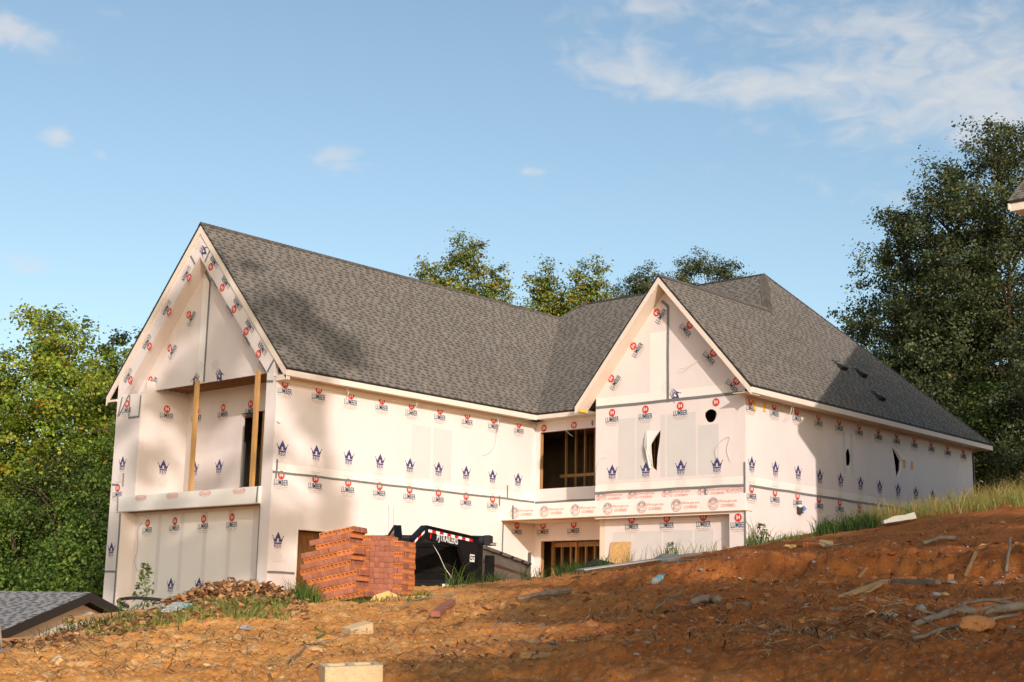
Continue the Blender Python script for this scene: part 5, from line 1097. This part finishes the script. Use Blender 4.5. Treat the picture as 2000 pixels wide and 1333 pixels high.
V, F, C = blades([(4200, 1660, 2120, 28.0, 36, .50, .009, DRYG, 9, .9), (2200, 1700, 2120, 27.6, 33, .36, .010, YGR, 9, .8), (1100, 1600, 1725, 26.6, 28.4, .34, .014, DKG, 9, .8), (500, 1460, 1640, 26.4, 28.0, .20, .010, GRN, 7, .8),
                  (90, 1465, 1500, 25.8, 26.6, .45, .012, GRN, 5, .7), (420, 830, 1150, 23.0, 25.0, .26, .012, DKG, 7, .8), (90, 855, 935, 21.8, 22.8, .42, .013, GRN, 5, .9), (380, 960, 1120, 24.0, 25.5, .28, .012, DKG, 7, .8), (480, 1040, 1190, 25.0, 26.6, .30, .012, DKG, 7, .8), (130, 1200, 1420, 24.4, 26.2, .36, .010, DRYG, 5, .7), (60, 1280, 1330, 24.8, 25.6, .30, .010, GRN, 5, .6),
                  (2600, 480, 830, 17.6, 19.6, .15, .012, GRN, 9, .8), (2600, 170, 560, 14.4, 18.0, .14, .012, YGR, 8, .9), (800, 180, 520, 16.0, 18.4, .14, .013, GRN, 8, .8), (900, 330, 620, 18.5, 21.5, .17, .012, GRN, 8, .8), (500, 80, 260, 17.0, 19.0, .22, .014, DKG, 8, .8), (500, 560, 620, 19.6, 20.6, .40, .013, DRYG, 7, .5), (500, 575, 612, 18.8, 19.6, .30, .014, GRN, 8, .7), (700, 0, 2000, 10, 17, .06, .008, DRYG, 4, .9)], 3)
o = fast('grass', V, F, 'grass_blade', C); tag(o, kind='stuff')
rg = np.random.default_rng(21)
def litter(areas, leafsize, pal, seed, lift=.02, long=False, mound=None):
    rg = np.random.default_rng(seed); P = []; S = []; C = []; NN = []
    for n, px0, px1, r0, r1 in areas:
        x, y, z = scatter_px(rg, n, px0, px1, r0, r1); keep = fbm(x + 3, y, 1.3, 3) > -.12; x, y, z = x[keep], y[keep], z[keep]; P.append(np.stack([x, y, z + rg.uniform(.005, lift, len(x))], 1))
    P = np.vstack(P); n = len(P)
    if mound is not None:
        c = gp(*mound[:2]); d2 = ((P[:, 0] - c.x) ** 2 + (P[:, 1] - c.y) ** 2) / mound[2] ** 2; P[:, 2] += mound[3] * np.exp(-d2) * rg.uniform(.2, 1, n)
    nr = np.array([0, 0, 1.0]) + rg.normal(size=(n, 3)) * (.14 if long else .55); nr /= np.linalg.norm(nr, axis=1)[:, None]
    S = leafsize * rg.uniform(.5, 1.5, n); C = np.array(pal)[rg.integers(0, len(pal), n)] * rg.uniform(.65, 1.25, (n, 1))
    V = leaf_quads(P, nr, S, rg, .045 if long else .6); return V, np.arange(len(V)).reshape(-1, 4), np.repeat(C, 4, 0)
DL = [(.42, .24, .11), (.34, .18, .08), (.50, .31, .16), (.25, .12, .055), (.46, .22, .09)]
V, F, C = litter([(2600, 320, 570, 18.0, 20.6), (1900, 120, 600, 14.6, 18.4), (700, 150, 420, 16.5, 19.0), (700, 0, 300, 13.5, 16.5), (120, 800, 1300, 9, 16), (160, 1300, 2000, 9, 17), (120, 1400, 2000, 18, 26)], .085, DL, 31, .05, mound=(440, 19.4, 1.0, .26))
o = fast('fallen_leaves', V, F, 'dry', C); tag(o, kind='stuff')
ST = [(.46, .30, .15), (.34, .20, .09), (.20, .11, .06), (.55, .38, .20), (.14, .08, .045)]
V, F, C = litter([(3600, -20, 2020, 7.2, 13), (3600, -20, 2020, 12, 18), (1100, 900, 2020, 17, 25), (700, 0, 330, 14, 17), (700, 1480, 1780, 7.2, 9.5)], .17, ST, 32, .04, True)
o = fast('straw_and_twigs', V, F, 'dry', C); tag(o, kind='stuff')
def pebbles(areas, seed):
    rg = np.random.default_rng(seed); base = np.array([(1, 0, 0), (-1, 0, 0), (0, 1, 0), (0, -1, 0), (0, 0, 1), (0, 0, -1), (.7, .7, .5), (-.7, -.7, .5)], float)[:6]
    tri = np.array([(0, 2, 4), (2, 1, 4), (1, 3, 4), (3, 0, 4), (2, 0, 5), (1, 2, 5), (3, 1, 5), (0, 3, 5)]); V = []; F = []; C = []; k = 0
    for n, px0, px1, r0, r1, s, pal in areas:
        x, y, z = scatter_px(rg, n, px0, px1, r0, r1); sz = s * np.exp(rg.normal(size=n) * .36); jit = base[None] * rg.uniform(.55, 1.25, (n, 6, 3)) + rg.normal(size=(n, 6, 3)) * .18
        a = rg.uniform(0, 6.3, n); ca, sa = np.cos(a)[:, None], np.sin(a)[:, None]; q = np.stack([jit[..., 0] * ca - jit[..., 1] * sa, jit[..., 0] * sa + jit[..., 1] * ca, jit[..., 2] * .6], -1) * sz[:, None, None]
        q += np.stack([x, y, z + sz * .15], 1)[:, None]; V.append(q.reshape(-1, 3)); F.append((tri[None] + (np.arange(n) * 6)[:, None, None] + k).reshape(-1, 3)); k += 6 * n
        C.append(np.repeat(np.array(pal)[rg.integers(0, len(pal), n)] * rg.uniform(.7, 1.25, (n, 1)), 6, 0))
    return np.vstack(V), np.vstack(F), np.vstack(C)
CP = [(.50, .26, .10), (.42, .19, .065), (.54, .31, .13), (.56, .38, .20)]; RP = [(.30, .11, .035), (.24, .085, .03), (.36, .18, .08), (.34, .30, .26), (.28, .26, .24)]
V, F, C = pebbles([(2600, -20, 950, 7.2, 16, .011, CP), (60, -20, 500, 7.5, 13, .03, CP), (2600, 850, 2020, 7.2, 17, .010, RP), (70, 900, 2020, 8, 16, .032, RP), (700, 1100, 2020, 17, 26, .013, RP), (260, 1250, 2020, 16.6, 17.8, .025, RP)], 41)
o = fast('gravel', V, F, 'dry', C); tag(o, kind='stuff')
# tall weeds one can pick out
def weed(px, r, h, lab, seed, pal, dz=0):
    ks = min(1.0, h * 2.4)
    rg = np.random.default_rng(seed); p = gp(px, r, dz); root = empty('weed', p, 0, lab, 'weed'); st = [(.03 * math.sin(i), .03 * math.cos(i * 1.7), h * i / 5) for i in range(6)]; MB().tube(st, [.009, .008, .007, .006, .004, .002], 5).build('stem', 'leaf_stem', root, True)
    n = int(40 + h * 100); t = rg.uniform(.1, 1, n); a = rg.uniform(0, 6.28, n); d = ks * .16 * (1.15 - t) * rg.uniform(.4, 1.2, n) + .02; P = np.stack([d * np.cos(a), d * np.sin(a), t * h], 1); nr = np.array([0, 0, 1]) + rg.normal(size=(n, 3)) * .5; nr /= np.linalg.norm(nr, axis=1)[:, None]
    V = leaf_quads(P, nr, rg.uniform(.06, .13, n) * ks, rg, .4); fast('leaves', V, np.arange(len(V)).reshape(-1, 4), 'leaf', np.repeat(np.array(pal)[rg.integers(0, len(pal), n)], 4, 0), parent=root); return root
mat('leaf_stem', (.10, .13, .04, 1), rough=.7)
YG = [(.15, .20, .04), (.11, .16, .03), (.19, .22, .06)]
weed(277, 20.2, .66, 'tall leafy weed in front of the shaded lower wall', 1, YG); weed(135, 17.6, .22, 'low bushy weed on the left bank by the plank', 2, GRN); weed(160, 17.9, .20, 'small weed beside the rusty timber', 3, GRN)
weed(1490, 26.2, .36, 'tall spiky weed at the front corner of the house', 4, GRN); weed(1310, 25.3, .26, 'thin weed beside the dark flat rock', 5, GRN); weed(235, 18.6, .25, 'sprig growing over the timber', 6, YG); weed(625, 10.3, .09, 'tiny green sprout on the pale stone', 7, YG, .1)
